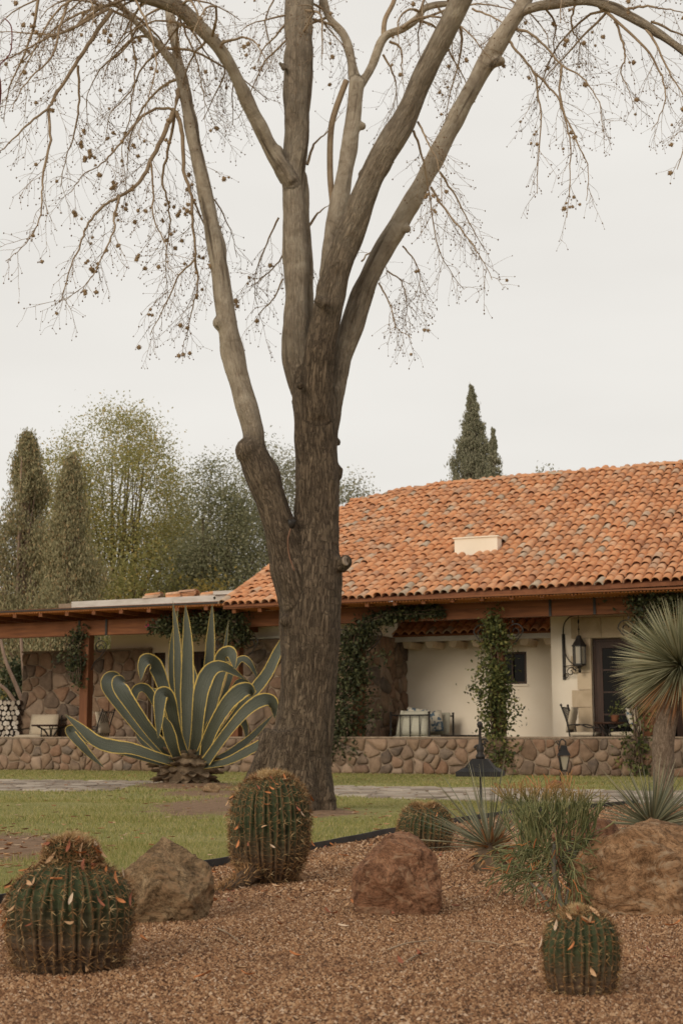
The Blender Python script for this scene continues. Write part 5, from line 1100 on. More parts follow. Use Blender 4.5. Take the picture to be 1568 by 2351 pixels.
# ------------------------------------------------------------------ porch lantern and furniture (house coordinates)
def hempty(name, u, v, z, rz=0, **kw): return empty(name, W(u, v, z), -YAW + rz, **kw)
def porch_lantern(u, v, zt, label):
    r = hempty('wall_lantern', u, v, zt, label=label, cat='lantern', group='porch wall lanterns')
    m = MB(); m.box(-.03, .03, .065, .097, -1.25, -.33); m.build('backplate', M['iron'], r)
    m = MB(); m.tube(crom([(0, .06, -.36), (.04, -.02, -.16), (.16, -.1, -.02), (.34, -.16, .03), (.40, -.18, .06), (.42, -.18, .10), (.37, -.18, .11)], 6), .013, 6)
    m.tube(crom([(0, .06, -.36), (.03, .0, -.66), (.17, -.08, -.90), (.33, -.14, -.96)], 6), .011, 6); m.tube(crom([(0, .06, -.98), (.2, -.05, -.97), (.36, -.15, -.98)], 4), .009, 6)
    for c_, rr, t_, s in (((.17, -.05, -1.10), .10, 1.3, 1), ((.05, .03, -1.18), .06, 1.2, -1), ((.27, -.1, -1.03), .06, 1.2, 1)): m.tube(spiral(c_, rr, t_, s), .010, 6)
    m.build('scroll_bracket', M['iron'], r, True)
    cx_, cy_ = .385, -.18; m = MB(); m.lathe([(.006, .03), (.006, -.06), (.02, -.08), (.02, -.13), (.008, -.15), (.008, -.24), (.018, -.25), (.018, -.27), (.008, -.28), (.008, -.38)], (cx_, cy_, 0), 8); m.build('rod', M['iron'], r, True)
    m = MB(); m.lathe([(.03, -.38), (.055, -.41), (.06, -.44), (.13, -.56), (.15, -.58), (.15, -.60), (.02, -.60)], (cx_, cy_, 0), 6); m.build('hood', M['iron'], r)
    m = MB()
    for k in range(6): a = k * math.pi / 3; m.bar((cx_ + .125 * math.cos(a), cy_ + .125 * math.sin(a), -.60), (cx_ + .12 * math.cos(a), cy_ + .12 * math.sin(a), -.95), .02, .02, (1, 0, 0))
    m.lathe([(.14, -.95), (.14, -.98), (.07, -1.0), (.03, -1.02), (.02, -1.07), (.04, -1.09), (.01, -1.13)], (cx_, cy_, 0), 6); m.build('cage', M['iron'], r)
    m = MB(); m.lathe([(.112, -.605), (.108, -.945)], (cx_, cy_, 0), 6); m.build('glass', M['lantern_glass'], r)
porch_lantern(4.22, 1.50, 3.12, 'black iron lantern on a scrolled wall bracket between the alcove and the entrance door')
porch_lantern(6.92, 1.50, 3.12, 'black iron lantern on a scrolled wall bracket beyond the entrance door')
def pad(m, x0, x1, y0, y1, z0, z1, p=.3):     # soft cushion: pinched box
    n = 7; V, Fc = [], []
    for s in (0, 1):
        for i in range(n):
            for j in range(n):
                a, b = i / (n - 1) * 2 - 1, j / (n - 1) * 2 - 1; k = (1 - abs(a) ** 4) * (1 - abs(b) ** 4); ed = 1 - .05 * (abs(a) ** 2) * (1 - abs(b) ** 2)
                zc = (z0 + z1) / 2 + (1 if s else -1) * (z1 - z0) / 2 * (p + (1 - p) * k ** .5); V.append(((x0 + x1) / 2 + a * (x1 - x0) / 2, (y0 + y1) / 2 + b * (y1 - y0) / 2 * ed, zc))
    for i in range(n - 1):
        for j in range(n - 1): q = (i * n + j, (i + 1) * n + j, (i + 1) * n + j + 1, i * n + j + 1); Fc += [tuple(n * n + x for x in q), tuple(reversed(q))]
    for i in range(n - 1):
        for a, b in (((i * n), ((i + 1) * n)), (((i + 1) * n + n - 1), (i * n + n - 1)), ((n - 1) * n + i, (n - 1) * n + i + 1), (i + 1, i)): Fc.append((a, b, n * n + b, n * n + a))
    m.add(V, Fc)
def pillow(root, mat, c, w, h, t, rot, name='pillow', **kw):
    m = MB(); pad(m, -w / 2, w / 2, -h / 2, h / 2, -t / 2, t / 2, .25); o = m.build(name, mat, root, True, **kw); o.location = c; o.rotation_euler = rot; return o
def iron_chair(u, v, rz, label, cushion, extra=None):
    r = hempty('iron_chair', u, v, .27, rz, label=label, cat='chair', group='iron chairs on the terrace')   # faces +x
    for s in (-1, 1):
        m = MB(); m.tube(crom([(-.22, s * .26, 0), (-.24, s * .26, .25), (-.22, s * .26, .46), (-.27, s * .26, .75), (-.38, s * .25, 1.06)], 5), .016, 7); m.tube([(-.38, s * .25, 1.06), (-.385, s * .25, 1.10)], [.03, .012], 7); m.build('back_post', M['iron'], r, True)
        m = MB(); m.tube(crom([(.26, s * .26, 0), (.25, s * .27, .25), (.25, s * .27, .46)], 4), .015, 7); m.build('leg', M['iron'], r, True)
        m = MB(); m.tube(crom([(-.27, s * .26, .68), (-.02, s * .29, .70), (.15, s * .30, .64), (.26, s * .29, .62), (.25, s * .27, .46)], 5), .012, 6); m.build('armrest', M['iron'], r, True)
    for k in range(5):
        y = -.16 + k * .08; m = MB(); m.tube(crom([(-.22, y, .48), (-.275, y, .75), (-.37, y, 1.03)], 5), .008, 6); m.build('slat', M['iron'], r, True)
    m = MB(); m.tube([(-.375, -.25, 1.03), (-.375, .25, 1.03)], .012, 6); m.tube([(-.22, -.26, .46), (-.22, .26, .46), (.25, .27, .46), (.25, -.27, .46), (-.22, -.26, .46)], .014, 6); m.build('seat_frame', M['iron'], r, True)
    m = MB(); pad(m, -.22, .28, -.26, .26, .465, .56, .6); m.build('seat_cushion', cushion, r, True)
    b = pillow(r, cushion, (-.235, 0, .79), .50, .46, .10, (0, R(-76), 0), 'back_cushion')
    if extra: pillow(r, extra, (-.12, 0, .80), .42, .42, .13, (0, R(-72), 0))
    return r
p = BP(1306, 1690, .95); iron_chair(p[0] + .30, .95, 0, 'iron chair with tan cushions facing the table near the entrance door', M['cushion'])
p = BP(1440, 1690, .95); iron_chair(p[0] - .02, .95, math.pi, 'iron chair with a floral pillow facing the table near the entrance door', M['cushion'], M['floral'])
p = BP(240, 1690, 1.5); iron_chair(p[0] - .28, 1.5, math.pi, 'iron chair with tan cushions beside the timber porch post at the stone wall', M['cushion'])
def table(u, v, label, rad, z=.74):
    r = hempty('bistro_table', u, v, .27, label=label, cat='table', group='bistro tables on the terrace')
    m = MB(); m.lathe([(rad * .97, z - .035), (rad, z - .02), (rad, z), (rad * .98, z + .006), (.02, z + .006)], n=24); m.build('table_top', M['dark_wood'], r)
    for k in range(6):
        a = k * math.pi / 3; d = np.array((math.cos(a), math.sin(a), 0)); m = MB(); m.tube(crom([d * .24, d * .10 + np.array((0, 0, .2)), d * .06 + np.array((0, 0, .42)), d * .16 + np.array((0, 0, .6)), d * rad * .75 + np.array((0, 0, z - .04))], 5), .014, 6); m.build('leg', M['iron'], r, True)
p = BP(118, 1680, 1.4); table(p[0], 1.4, 'round-topped bistro table with curved iron legs before the stone wall', .46)
p = BP(1400, 1680, .95); table(p[0], 1.0, 'round-topped bistro table with curved iron legs by the entrance door', .32)
# potted plant on the entrance table
pt = hempty('potted_plant', p[0] + .1, .95, .27 + .747, label='small leafy potted plant on the bistro table by the entrance door', cat='plant')
m = MB(); m.lathe([(.05, 0), (.07, .02), (.085, .12), (.08, .13), (.02, .125)], n=12); m.build('pot', M['tile_deck'], pt, True)
# armchair at the wood stack
p = BP(74, 1690, 1.7); ac = hempty('armchair', p[0], 1.9, .27, label='wide iron armchair with thick beige cushions beside the firewood', cat='chair')
for s in (-1, 1):
    m = MB(); m.tube([(s * .40, -.38, 0), (s * .40, -.38, .64), (s * .40, .34, .66), (s * .40, .36, 0)], .015, 7); m.tube([(s * .40, .36, .1), (s * .41, .42, .98)], .016, 7); m.build('side_frame', M['iron'], ac, True)
m = MB(); m.tube([(-.4, -.38, .34), (.4, -.38, .34), (.4, .36, .34), (-.4, .36, .34), (-.4, -.38, .34)], .014, 6); m.build('seat_frame', M['iron'], ac, True)
m = MB(); pad(m, -.38, .38, -.38, .34, .35, .52, .7); m.build('seat_cushion', M['cushion'], ac, True)
pillow(ac, M['cushion'], (0, .28, .74), .78, .52, .18, (R(80), 0, 0), 'back_cushion')
# daybed sofa against the stone pier, opening towards the entrance
u0, u1 = BP(897, 1660, .8)[0], BP(985, 1660, .8)[0]; u0 = max(u0, .50)
sf = hempty('iron_sofa', u0, .8, .27, label='black iron sofa with grey-green cushions against the stone pier', cat='sofa'); sw = u1 - u0
for v in (0, 1.45):
    m = MB()
    for x in (0, sw): m.tube([(x, v, 0), (x, v, .94)], .022, 8); m.lathe([(.02, .94), (.032, .955), (.02, .975)], (x, v, 0), 8)
    m.tube([(0, v, .90), (sw, v, .90)], .016, 7); m.tube([(0, v, .30), (sw, v, .30)], .016, 7)
    for k in range(1, 4): m.tube([(sw * k / 4, v, .30), (sw * k / 4, v, .90)], .012, 6)
    m.build('end_frame', M['iron'], sf, True)
m = MB(); m.tube([(0, 0, .30), (0, 1.45, .30)], .016, 7); m.tube([(sw, 0, .30), (sw, 1.45, .30)], .016, 7); m.tube([(0, 0, .90), (0, 1.45, .90)], .016, 7); m.build('rail', M['iron'], sf, True)
m = MB(); pad(m, .02, sw + .02, .03, 1.42, .31, .50, .7); m.build('seat_cushion', M['cushion_grey'], sf, True)
for k in range(2): pillow(sf, M['cushion_grey'], (.16, .40 + k * .68, .74), .52, .64, .18, (0, R(-78), 0), 'back_cushion')
pillow(sf, M['cushion_grey'], (sw * .55, .13, .74), .62, .50, .16, (R(78), 0, 0)); pillow(sf, M['floral'], (sw * .50, .36, .80), .50, .5, .16, (R(70), R(8), 0), label='cream pillow with blue flowers'); pillow(sf, M['floral'], (sw * .62, .95, .77), .50, .46, .15, (R(66), R(-8), R(20)), label='cream pillow with blue flowers'); pillow(sf, M['cushion_grey'], (sw * .62, 1.28, .74), .6, .46, .15, (R(80), 0, 0))
p = BP(1058, 1684, 1.2); ct_ = hempty('low_table', p[0], 1.2, .27, label='low iron table between the sofa and the vine-covered post', cat='table')
m = MB(); m.lathe([(.40, .46), (.42, .48), (.40, .50), (.02, .50)], n=20); m.build('table_top', M['iron'], ct_)
for k in range(4): a = R(45 + 90 * k); m = MB(); m.tube([(.3 * math.cos(a), .3 * math.sin(a), 0), (.26 * math.cos(a), .26 * math.sin(a), .46)], .014, 6); m.build('leg', M['iron'], ct_, True)
# firewood
M['log_end'] = mottled('log_end', [(.25, (.34, .28, .22)), (.5, (.52, .46, .38)), (.8, (.64, .58, .50))], 9, rough=.9, bump=.3, bdist=.004, piece=.5); M['log_bark'] = mottled('log_bark', [(.3, (.07, .05, .037)), (.7, (.17, .125, .095))], 9, rough=.95, bump=.4, bdist=.008)
def log_mesh(seed):
    rg = random.Random(seed); n = rg.choice([6, 7, 8]); m = MB(); A = [(math.cos(2 * math.pi * k / n + rg.uniform(-.25, .25)) * rg.uniform(.75, 1.1), math.sin(2 * math.pi * k / n) * rg.uniform(.7, 1.0)) for k in range(n)]
    m.add([(x, y, z) for y in (0, 5) for x, z in A], [tuple(range(n)), tuple(range(2 * n - 1, n - 1, -1))] + [((k + 1) % n, k, n + k, n + (k + 1) % n) for k in range(n)]); me = m.mesh('log'); me.materials.append(M['log_end']); me.materials.append(M['log_bark'])
    for p_ in me.polygons: p_.material_index = 0 if len(p_.vertices) > 4 else 1
    return me
LG = [log_mesh(i) for i in range(6)]; fu = BP(48, 1690, 2.35)[0]; z = .34; row = 0
while z < 1.62:
    u = fu - .08 - (row % 2) * .06
    while u > fu - 1.15:
        r_ = rv(.055, .082); o = link('firewood_log', random.choice(LG), None, None, label='split firewood log with a pale cut end in the stack beside the stone wall', cat='log', group='split logs in the firewood stack'); o.location = W(u, 2.3 + rv(-.03, .03), z + rv(-.015, .015)); o.scale = (r_, .085, r_); o.rotation_euler = (0, rv(0, 6.28), -YAW); u -= r_ * 1.9
    z += .122; row += 1

# ------------------------------------------------------------------ foliage tools
def leaf_cloud(C, size, aspect=.55, updir=None, fold=True, spread=1.0):
    """C (n,3) centres -> rhombic leaves, two triangles each with a slight fold"""
    n = len(C); a = RNG.normal(0, 1, (n, 3))
    if updir is not None: a = a * spread + np.asarray(updir)
    a /= np.linalg.norm(a, axis=1)[:, None]; b = np.cross(a, RNG.normal(0, 1, (n, 3))); b /= np.linalg.norm(b, axis=1)[:, None]
    c = np.cross(a, b); s = (np.asarray(size) * RNG.uniform(.6, 1.25, n))[:, None]
    V = np.stack([C - a * s * .5, C + b * s * aspect * .5 + c * s * .12, C + a * s * .5, C - b * s * aspect * .5 + c * s * .12], 1)
    return V
def leaves_obj(name, Vs, mat, parent, **kw):
    V = np.concatenate(Vs); n = len(V); f = np.array([(0, 1, 2), (0, 2, 3)])
    return raw(name, V, (np.arange(n)[:, None, None] * 4 + f).reshape(-1, 3), 3, mat, parent, kind='stuff', **kw)
def clumps(centres, per, sig):
    n = len(centres); return (np.repeat(centres, per, 0) + RNG.normal(0, 1, (n * per, 3)) * np.repeat(np.broadcast_to(sig, (n, 3)), per, 0))

# ------------------------------------------------------------------ climbers on the porch
M['vine'] = leafy('vine', [(0, (.030, .040, .014)), (.4, (.075, .088, .028)), (.8, (.15, .155, .048)), (1, (.25, .225, .07))], trans=.25)
M['vine_dark'] = leafy('vine_dark', [(0, (.022, .028, .013)), (.5, (.055, .062, .028)), (1, (.12, .12, .05))], trans=.25)
M['vine_stem'] = mottled('vine_stem', [(.3, (.07, .045, .03)), (.7, (.15, .10, .07))], 9, rough=.9, bump=0)
M['petal'] = mottled('petal', [(.3, (.42, .035, .10)), (.7, (.60, .07, .17))], 9, rough=.6, bump=0)
def vine(label, path_uvz, widths, n_clumps, mat, size=.085, per=34, flowers=(), stems=4):
    b = path_uvz[0]; o0 = W(b[0], b[1], b[2]); root = empty('climbing_vine', o0, -YAW, label=label, cat='vine'); P = crom(np.array(path_uvz, float), 6); wd = np.interp(np.linspace(0, 1, len(P)), np.linspace(0, 1, len(widths)), widths); P = P - np.array(b)
    seg = np.linalg.norm(np.diff(P, axis=0), axis=1); s = np.concatenate([[0], np.cumsum(seg)]); x = RNG.uniform(0, s[-1], n_clumps); pc = np.stack([np.interp(x, s, P[:, j]) for j in range(3)], 1); w = np.interp(x, s, wd)
    d = RNG.normal(0, 1, (n_clumps, 3)); d[:, 1] *= .7; d[:, 1] -= .35; C = pc + d * w[:, None] * np.array((.36, .34, .25)); sg = (w * .15 + .03)[:, None] * np.ones(3)
    leaves_obj('leaves', [leaf_cloud(clumps(C, per, sg), size, .6)], mat, root)
    m = MB()
    for k in range(stems):
        q = P + np.cumsum(RNG.normal(0, .012, P.shape), 0) + np.array((rv(-.1, .1), -.09, 0)); m.tube(q, np.linspace(.016, .006, len(q)), 5, False)
    for i in range(0, n_clumps, 3): m.tube([pc[i], (pc[i] + C[i]) / 2 + RNG.normal(0, .03, 3), C[i]], [.005, .004, .003], 4, False)
    m.build('stem', M['vine_stem'], root, True)
    for f in flowers:
        c = np.array(f) - np.array(b); Vf = leaf_cloud(c + RNG.normal(0, .022, (14, 3)), .06, .8); leaves_obj('blossom', [Vf], M['petal'], root)
pu = posts
vine('dense vine wrapping the porch post in front of the plaster alcove', [(pu[4] + .1, .05, .30), (pu[4], .12, .8), (pu[4] - .02, .12, 1.5), (pu[4], .14, 2.2), (pu[4] - .02, .16, 2.7), (pu[4] - .05, .12, 3.02)], [.40, .44, .52, .46, .30, .46], 118, M['vine'])
vine('thick dark vine climbing the porch post beside the big tree trunk', [(pu[3] - .3, .05, .25), (pu[3] - .25, .12, .8), (pu[3] - .2, .12, 1.5), (pu[3] - .08, .14, 2.2), (pu[3] + .05, .14, 2.85), (pu[3] + .6, .12, 3.12), (pu[3] + 1.4, .12, 3.22), (pu[3] + 1.9, .12, 3.2)], [.55, .6, .68, .58, .46, .26, .17, .13], 215, M['vine_dark'])
vine('sparse vine hanging on the porch post before the stone wall', [(pu[1] - .15, .10, 1.9), (pu[1] - .12, .12, 2.3), (pu[1] - .22, .14, 2.7), (pu[1] - .05, .12, 3.1)], [.20, .30, .42, .25], 46, M['vine_dark'], per=20)
vine('flowering vine trailing along the porch beam above the agave', [(pu[2] + .15, .15, 2.7), (pu[2], .10, 3.0), (pu[2] + .1, .08, 3.18), (pu[2] - .6, .06, 3.12), (pu[2] - 1.3, .06, 3.06), (pu[2] - 1.9, .06, 3.10)], [.28, .48, .55, .40, .34, .22], 105, M['vine_dark'], flowers=[(BP(338, 1437, .05))])
vine('dark vine massed on the porch corner above the entrance door', [(pu[5] + .1, .1, 2.6), (pu[5] + .05, .1, 3.0), (pu[5] + .2, .08, 3.3), (pu[5] + .9, .0, 3.35), (pu[5] + 1.7, .0, 3.35)], [.3, .5, .6, .62, .5], 105, M['vine_dark'])
vine('wispy vine with bare stems at the terrace wall by the tree yucca', [(pu[5] - .1, -.10, .05), (pu[5] - .05, -.08, .6), (pu[5] - .1, .1, 1.2), (pu[5] - .05, .14, 1.7)], [.35, .5, .55, .3], 44, M['vine'], per=16, stems=6)
# leaves of the potted plant
leaves_obj('foliage', [leaf_cloud(RNG.normal(0, .075, (90, 3)) + np.array((0, 0, .2)), .06, .5)], M['vine'], pt)

# ------------------------------------------------------------------ trees and hedges beyond the house
def bg_tree(name, label, px, top_y, D, width, shape, mat, leaf=.17, n_cl=320, per=22, trunk_r=.18, sig=.34, stems=1, bark='bg_bark', low=.25, group='trees behind the house', up=None, aspect=.5, fork=.35, lean=0):
    b = at(px, 1693, D); H = at(px, top_y, D)[2]; wd = width * D / F / 2; root = empty(name, (b[0], b[1], 0), label=label, cat='tree', group=group); m = MB()
    C = []
    while len(C) < n_cl:
        t = random.random(); z = low + (1 - low) * t
        if shape == 'cone': r = (1 - t) ** .72 * 1.1 + .02
        elif shape == 'ragged': r = (1 - t) ** 1.0 * (.60 + .40 * abs(math.sin(t * 21 + px))) + .01
        elif shape == 'spire': r = (1 - t) ** .55 * (.55 + .45 * min(1, t * 6)) + .02
        elif shape == 'dome': r = math.sqrt(max(0, 1 - ((t - .38) / .62) ** 2)) if t > .38 else .72 + .28 * t / .38
        else: r = math.sqrt(max(0, 1 - (2 * t - 1) ** 2))
        if shape == 'dome' and random.random() > r * r * .9 + .06: continue
        a = rv(0, 6.283); q = math.sqrt(rv(.12, 1.0)); rr = r * q * (1 + (.65 if shape == 'cone' else .22) * mnoise.noise((math.cos(a) * 1.5 + px, math.sin(a) * 1.5, t * (7 if shape == 'cone' else 4))))
        # gaps: skip where a coarse noise is low
        if shape != 'ragged' and mnoise.noise((rr * math.cos(a) * 2.2 + px * .1, rr * math.sin(a) * 2.2, t * 5)) < -.12: continue
        C.append((rr * math.cos(a) * wd + lean * t, rr * math.sin(a) * wd * .9, z * H))
    if shape == 'ragged': C += [(lean + rv(-.06, .06), rv(-.06, .06), H * z_) for z_ in np.linspace(.93, 1.0, 14)]
    C = np.array(C); tz = np.clip((C[:, 2:] / H - low) / (1 - low), 0, 1); sg = np.ones((len(C), 1)) * np.array((sig, sig, sig * .75)) if shape not in ('cone', 'spire', 'ragged') else ((.13 if shape == 'ragged' else .28) + .9 * (1 - tz)) * np.array((sig * .8, sig * .8, sig * 1.1))
    leaves_obj('crown', [leaf_cloud(clumps(C, per, sg), leaf, aspect, up, spread=.5 if up is not None else 1)], mat, root)
    for k in range(stems):
        a = rv(0, 6.28); tx, ty = math.cos(a) * wd * .35 * (stems > 1), math.sin(a) * wd * .35 * (stems > 1); e = np.array((tx + lean, ty, H * (.93 if shape in ('cone', 'spire', 'ragged') else .82)))
        q = crom([(tx * .25, ty * .25, -.2), (tx * .3, ty * .3, H * .2), (tx * .7 + rv(-.1, .1), ty * .7, H * .5), e], 5); m.tube(q, np.linspace(trunk_r, trunk_r * .12, len(q)), 8, False)
        idx = RNG.integers(0, len(C), 60 // stems)
        for c in C[idx]:
            t = min(.85, max(fork, (c[2] / H) * .7)); i = int(t * (len(q) - 1)); s = q[i]
            if c[2] < s[2] - .8: continue
            m.tube(crom([s, s * .45 + c * .55 + np.array((0, 0, .25)), c], 3), np.linspace(trunk_r * (1 - t) * .42 + .012, .008, 7), 5, False)
    m.build('trunk', M[bark], root, True); return root
M['cyp'] = leafy('cypress_leaf', [(0, (.20, .185, .098)), (.5, (.32, .29, .16)), (.85, (.43, .36, .20)), (1, (.46, .29, .15))], trans=.3)  # cypress to olive: leaf colours lightened to stand in for distance haze
M['ash'] = leafy('ash_leaf', [(0, (.23, .225, .080)), (.45, (.35, .325, .12)), (.8, (.46, .40, .16)), (1, (.58, .41, .13))], trans=.45)
M['pep'] = leafy('pepper_leaf', [(0, (.15, .155, .082)), (.5, (.25, .245, .135)), (1, (.37, .335, .20))], trans=.35)
M['olive'] = leafy('olive_leaf', [(0, (.20, .20, .125)), (.5, (.30, .285, .19)), (1, (.40, .36, .25))], trans=.4)
M['hedge'] = leafy('hedge_leaf', [(0, (.022, .030, .013)), (.6, (.05, .06, .026)), (1, (.09, .095, .04))], trans=.2)
M['gold'] = leafy('gold_leaf', [(0, (.20, .165, .045)), (.5, (.30, .235, .065)), (1, (.42, .29, .08))], trans=.4)
UPV = (0, 0, 1.6)
bg_tree('cypress_tree', 'grey-green conifer with brownish sprays at the edge of the garden', 42, 1005, 44, 225, 'cone', M['cyp'], .11, 420, 120, .14, .36, 2, 'pale_bark', .26, up=UPV, aspect=.35)
bg_tree('cypress_tree', 'shorter brownish conifer between the taller conifer and the broad autumn tree', 146, 1058, 42.5, 185, 'cone', M['cyp'], .11, 330, 120, .12, .34, 1, 'pale_bark', .22, up=UPV, aspect=.35)
bg_tree('ash_tree', 'broad airy yellow-green tree, widest of the trees behind the porch', 248, 938, 53, 400, 'dome', M['ash'], .105, 760, 92, .22, .40, 4, 'bg_bark', .30, fork=.2)
bg_tree('pepper_tree', 'dark olive pepper tree between the broad autumn tree and the tiled roof', 490, 1068, 50, 215, 'dome', M['pep'], .11, 320, 125, .20, .40, 2, 'bg_bark', .30)
bg_tree('pepper_tree', 'tall loose pepper tree rising behind the leaning limb of the big tree', 622, 1012, 56, 200, 'dome', M['olive'], .11, 260, 110, .20, .40, 2, 'bg_bark', .32)
bg_tree('pepper_tree', 'pale drooping tree peeping over the roof verge beside the big trunk', 806, 1056, 57, 100, 'dome', M['olive'], .14, 100, 70, .16, .34, 1, 'bg_bark', .40)
bg_tree('pointed_cypress', 'tall dark pointed cypress rising behind the tiled ridge', 1094, 886, 60, 150, 'ragged', M['olive'], .13, 260, 95, .16, .22, 1, 'bg_bark', .66, up=UPV, aspect=.4)
bg_tree('pointed_cypress', 'shorter narrow cypress beside the tall pointed cypress', 1143, 985, 59, 92, 'ragged', M['olive'], .13, 110, 85, .12, .20, 1, 'bg_bark', .66, up=UPV, aspect=.4)
bg_tree('pointed_cypress', 'slim cypress tip just showing above the tiled ridge', 1052, 1082, 61, 26, 'spire', M['pep'], .20, 70, 18, .1, .16, 1, 'bg_bark', .40, up=UPV, aspect=.4)
bg_tree('far_tree', 'small pale far tree whose round top shows above the ridge', 1262, 1058, 70, 46, 'dome', M['olive'], .20, 90, 16, .14, .3, 1, 'bg_bark', .45)
bg_tree('far_tree', 'hazy olive tree filling the gap between the two conifers', 95, 1120, 58, 260, 'dome', M['olive'], .15, 260, 70, .18, .45, 2, 'bg_bark', .2)
bg_tree('far_tree', 'hazy grey-green tree filling the gap beside the broad autumn tree', 415, 1150, 60, 230, 'dome', M['olive'], .15, 240, 70, .18, .45, 2, 'bg_bark', .2)
bg_tree('yellow_tree', 'low golden-leaved tree behind the spare tiles on the parapet', 470, 1318, 47, 150, 'dome', M['gold'], .14, 100, 60, .12, .32, 2, 'bg_bark', .20)
bg_tree('yellow_tree', 'olive and gold bushy tree at the foot of the broad autumn tree', 330, 1255, 49, 240, 'dome', M['ash'], .15, 170, 70, .14, .36, 2, 'bg_bark', .12)
def hedge(label, px, top_y, D, width, depth, mat, n_cl, per=24, leaf=.14, name='hedge_bush'):
    b = at(px, 1693, D); H = at(px, top_y, D)[2]; w = width * D / F / 2; root = empty(name, (b[0], b[1], 0), label=label, cat='hedge', group='bushes beyond the porch')
    a = RNG.uniform(0, 6.283, n_cl); z = RNG.uniform(0, 1, n_cl); q = RNG.uniform(.5, 1, n_cl); r = np.sqrt(1 - (np.clip(z - .3, 0, 1) / .7) ** 2) * q; C = np.stack([r * np.cos(a) * w, r * np.sin(a) * depth, z * H * .95], 1)
    leaves_obj('leaves', [leaf_cloud(clumps(C, per, np.array((.18, .18, .15))), leaf, .6)], mat, root); m = MB()
    for k in range(8): c = C[k * 3]; m.tube(crom([(c[0] * .2, c[1] * .2, -.1), c * np.array((.6, .6, .5)), c], 4), np.linspace(.05, .012, 9), 5, False)
    m.build('stem', M['bg_bark'], root, True)
hedge('dark clipped bush behind the firewood stack', 38, 1518, 41, 75, .7, M['hedge'], 150)
hedge('light green bush beyond the dark clipped bush', -5, 1480, 46, 170, 1.2, M['ash'], 170, leaf=.16)
hedge('wide green bush screening the garden behind the porch beam', 150, 1420, 52, 420, 2.0, M['pep'], 420, leaf=.18)
hedge('grey-green thicket behind the low wing roof', 430, 1370, 53, 420, 2.0, M['pep'], 420, leaf=.18)
hedge('pale thicket far beyond the firewood stack', -230, 1350, 56, 460, 2.0, M['olive'], 240, leaf=.2)
# bare sapling stems by the firewood
bs = empty('bare_sapling', (*at(10, 1690, 39)[:2], 0), label='bare pinkish curved sapling stems behind the firewood', cat='sapling'); o0 = np.array(bs.location)
for k, pts in enumerate(([(60, 1640), (40, 1580), (15, 1520), (0, 1460), (-15, 1400)], [(62, 1600), (55, 1540), (50, 1480), (48, 1420)], [(45, 1640), (20, 1590), (-10, 1560), (-30, 1500)])):
    g = grd(pts[0][0], 1693) if 0 else None; P = np.array([at(x, y, 39 + k * .4) for x, y in pts]); base = P[0].copy(); base[2] = -.1; base[0] += .3; m = MB(); q = crom(np.vstack([base, P]), 5) - o0; m.tube(q, np.linspace(.075, .03, len(q)), 7, False); m.build('stem', M['pale_bark'], bs, True)

# ------------------------------------------------------------------ fallen leaves
def dead_mat(name, c):
    t = NT(name); n = t.noise(t.coord('Object'), 3, 4); r = t.rand(); col = t.mix(t.math('MULTIPLY', r, .7), c, tuple(min(.75, x * 1.5 + .04) for x in c)); col = t.mix(t.ramp(n, [(.4, 0.0), (.7, .4)]), col, tuple(x * .45 for x in c)); t.col(col).rough(.7); return t.m
DM = {'orange': dead_mat('leaf_orange', (.40, .145, .045)), 'tan': dead_mat('leaf_tan', (.42, .255, .135)), 'russet': dead_mat('leaf_russet', (.24, .075, .035)), 'pale': dead_mat('leaf_pale', (.50, .36, .25))}
def dead_mesh(seed):
    rg = random.Random(seed); n = 6; wd = rg.uniform(.26, .36); cu, cv, tw = rg.uniform(.1, .5), rg.uniform(.1, .5), rg.uniform(-.5, .5); V = []
    for i in range(n + 1):
        t = i / n; w = wd * math.sin(math.pi * min(1, t * .97 + .03)) ** .8 * (1 - .25 * t)
        for s in (-1, 0, 1): z = cu * (2 * t - 1) ** 2 * .5 + abs(s) * cv * w + tw * s * (t - .5) * .3; V.append((t - .5, s * w * .5, z))
    m = MB(); m.add(V, [(3 * i + j, 3 * i + j + 1, 3 * i + 4 + j, 3 * i + 3 + j) for i in range(n) for j in (0, 1)]); return m
DEAD = {k: [dead_mesh(i * 7 + j).mesh('fallen_leaf') for i in range(3)] for j, k in enumerate(DM)}
for k, L_ in DEAD.items():
    for me in L_: me.materials.append(DM[k]); me.polygons.foreach_set('use_smooth', np.ones(len(me.polygons), bool))
TXT = {'orange': 'curled orange', 'tan': 'curled tan', 'russet': 'dark russet', 'pale': 'pale bleached'}
def put_leaf(kind, loc, size, rot, where, grp):
    o = bpy.data.objects.new('fallen_leaf', random.choice(DEAD[kind])); COL.objects.link(o); o.location = loc; o.scale = (size, size, size)
    if isinstance(rot, tuple): o.rotation_euler = rot
    else: o.rotation_mode = 'QUATERNION'; o.rotation_quaternion = rot
    props(o, f'{TXT[kind]} dry leaf {where}', 'leaf', f'{TXT[kind]} {grp}')
KIND = ['orange'] * 4 + ['tan'] * 5 + ['russet'] * 3 + ['pale'] * 2
CW = {'broad': 'caught on the broad squat barrel cactus', 'talle': 'caught on the tallest barrel cactus', 'small': 'caught on the small dark green barrel cactus', 'smalles': 'caught on the smallest barrel cactus'}
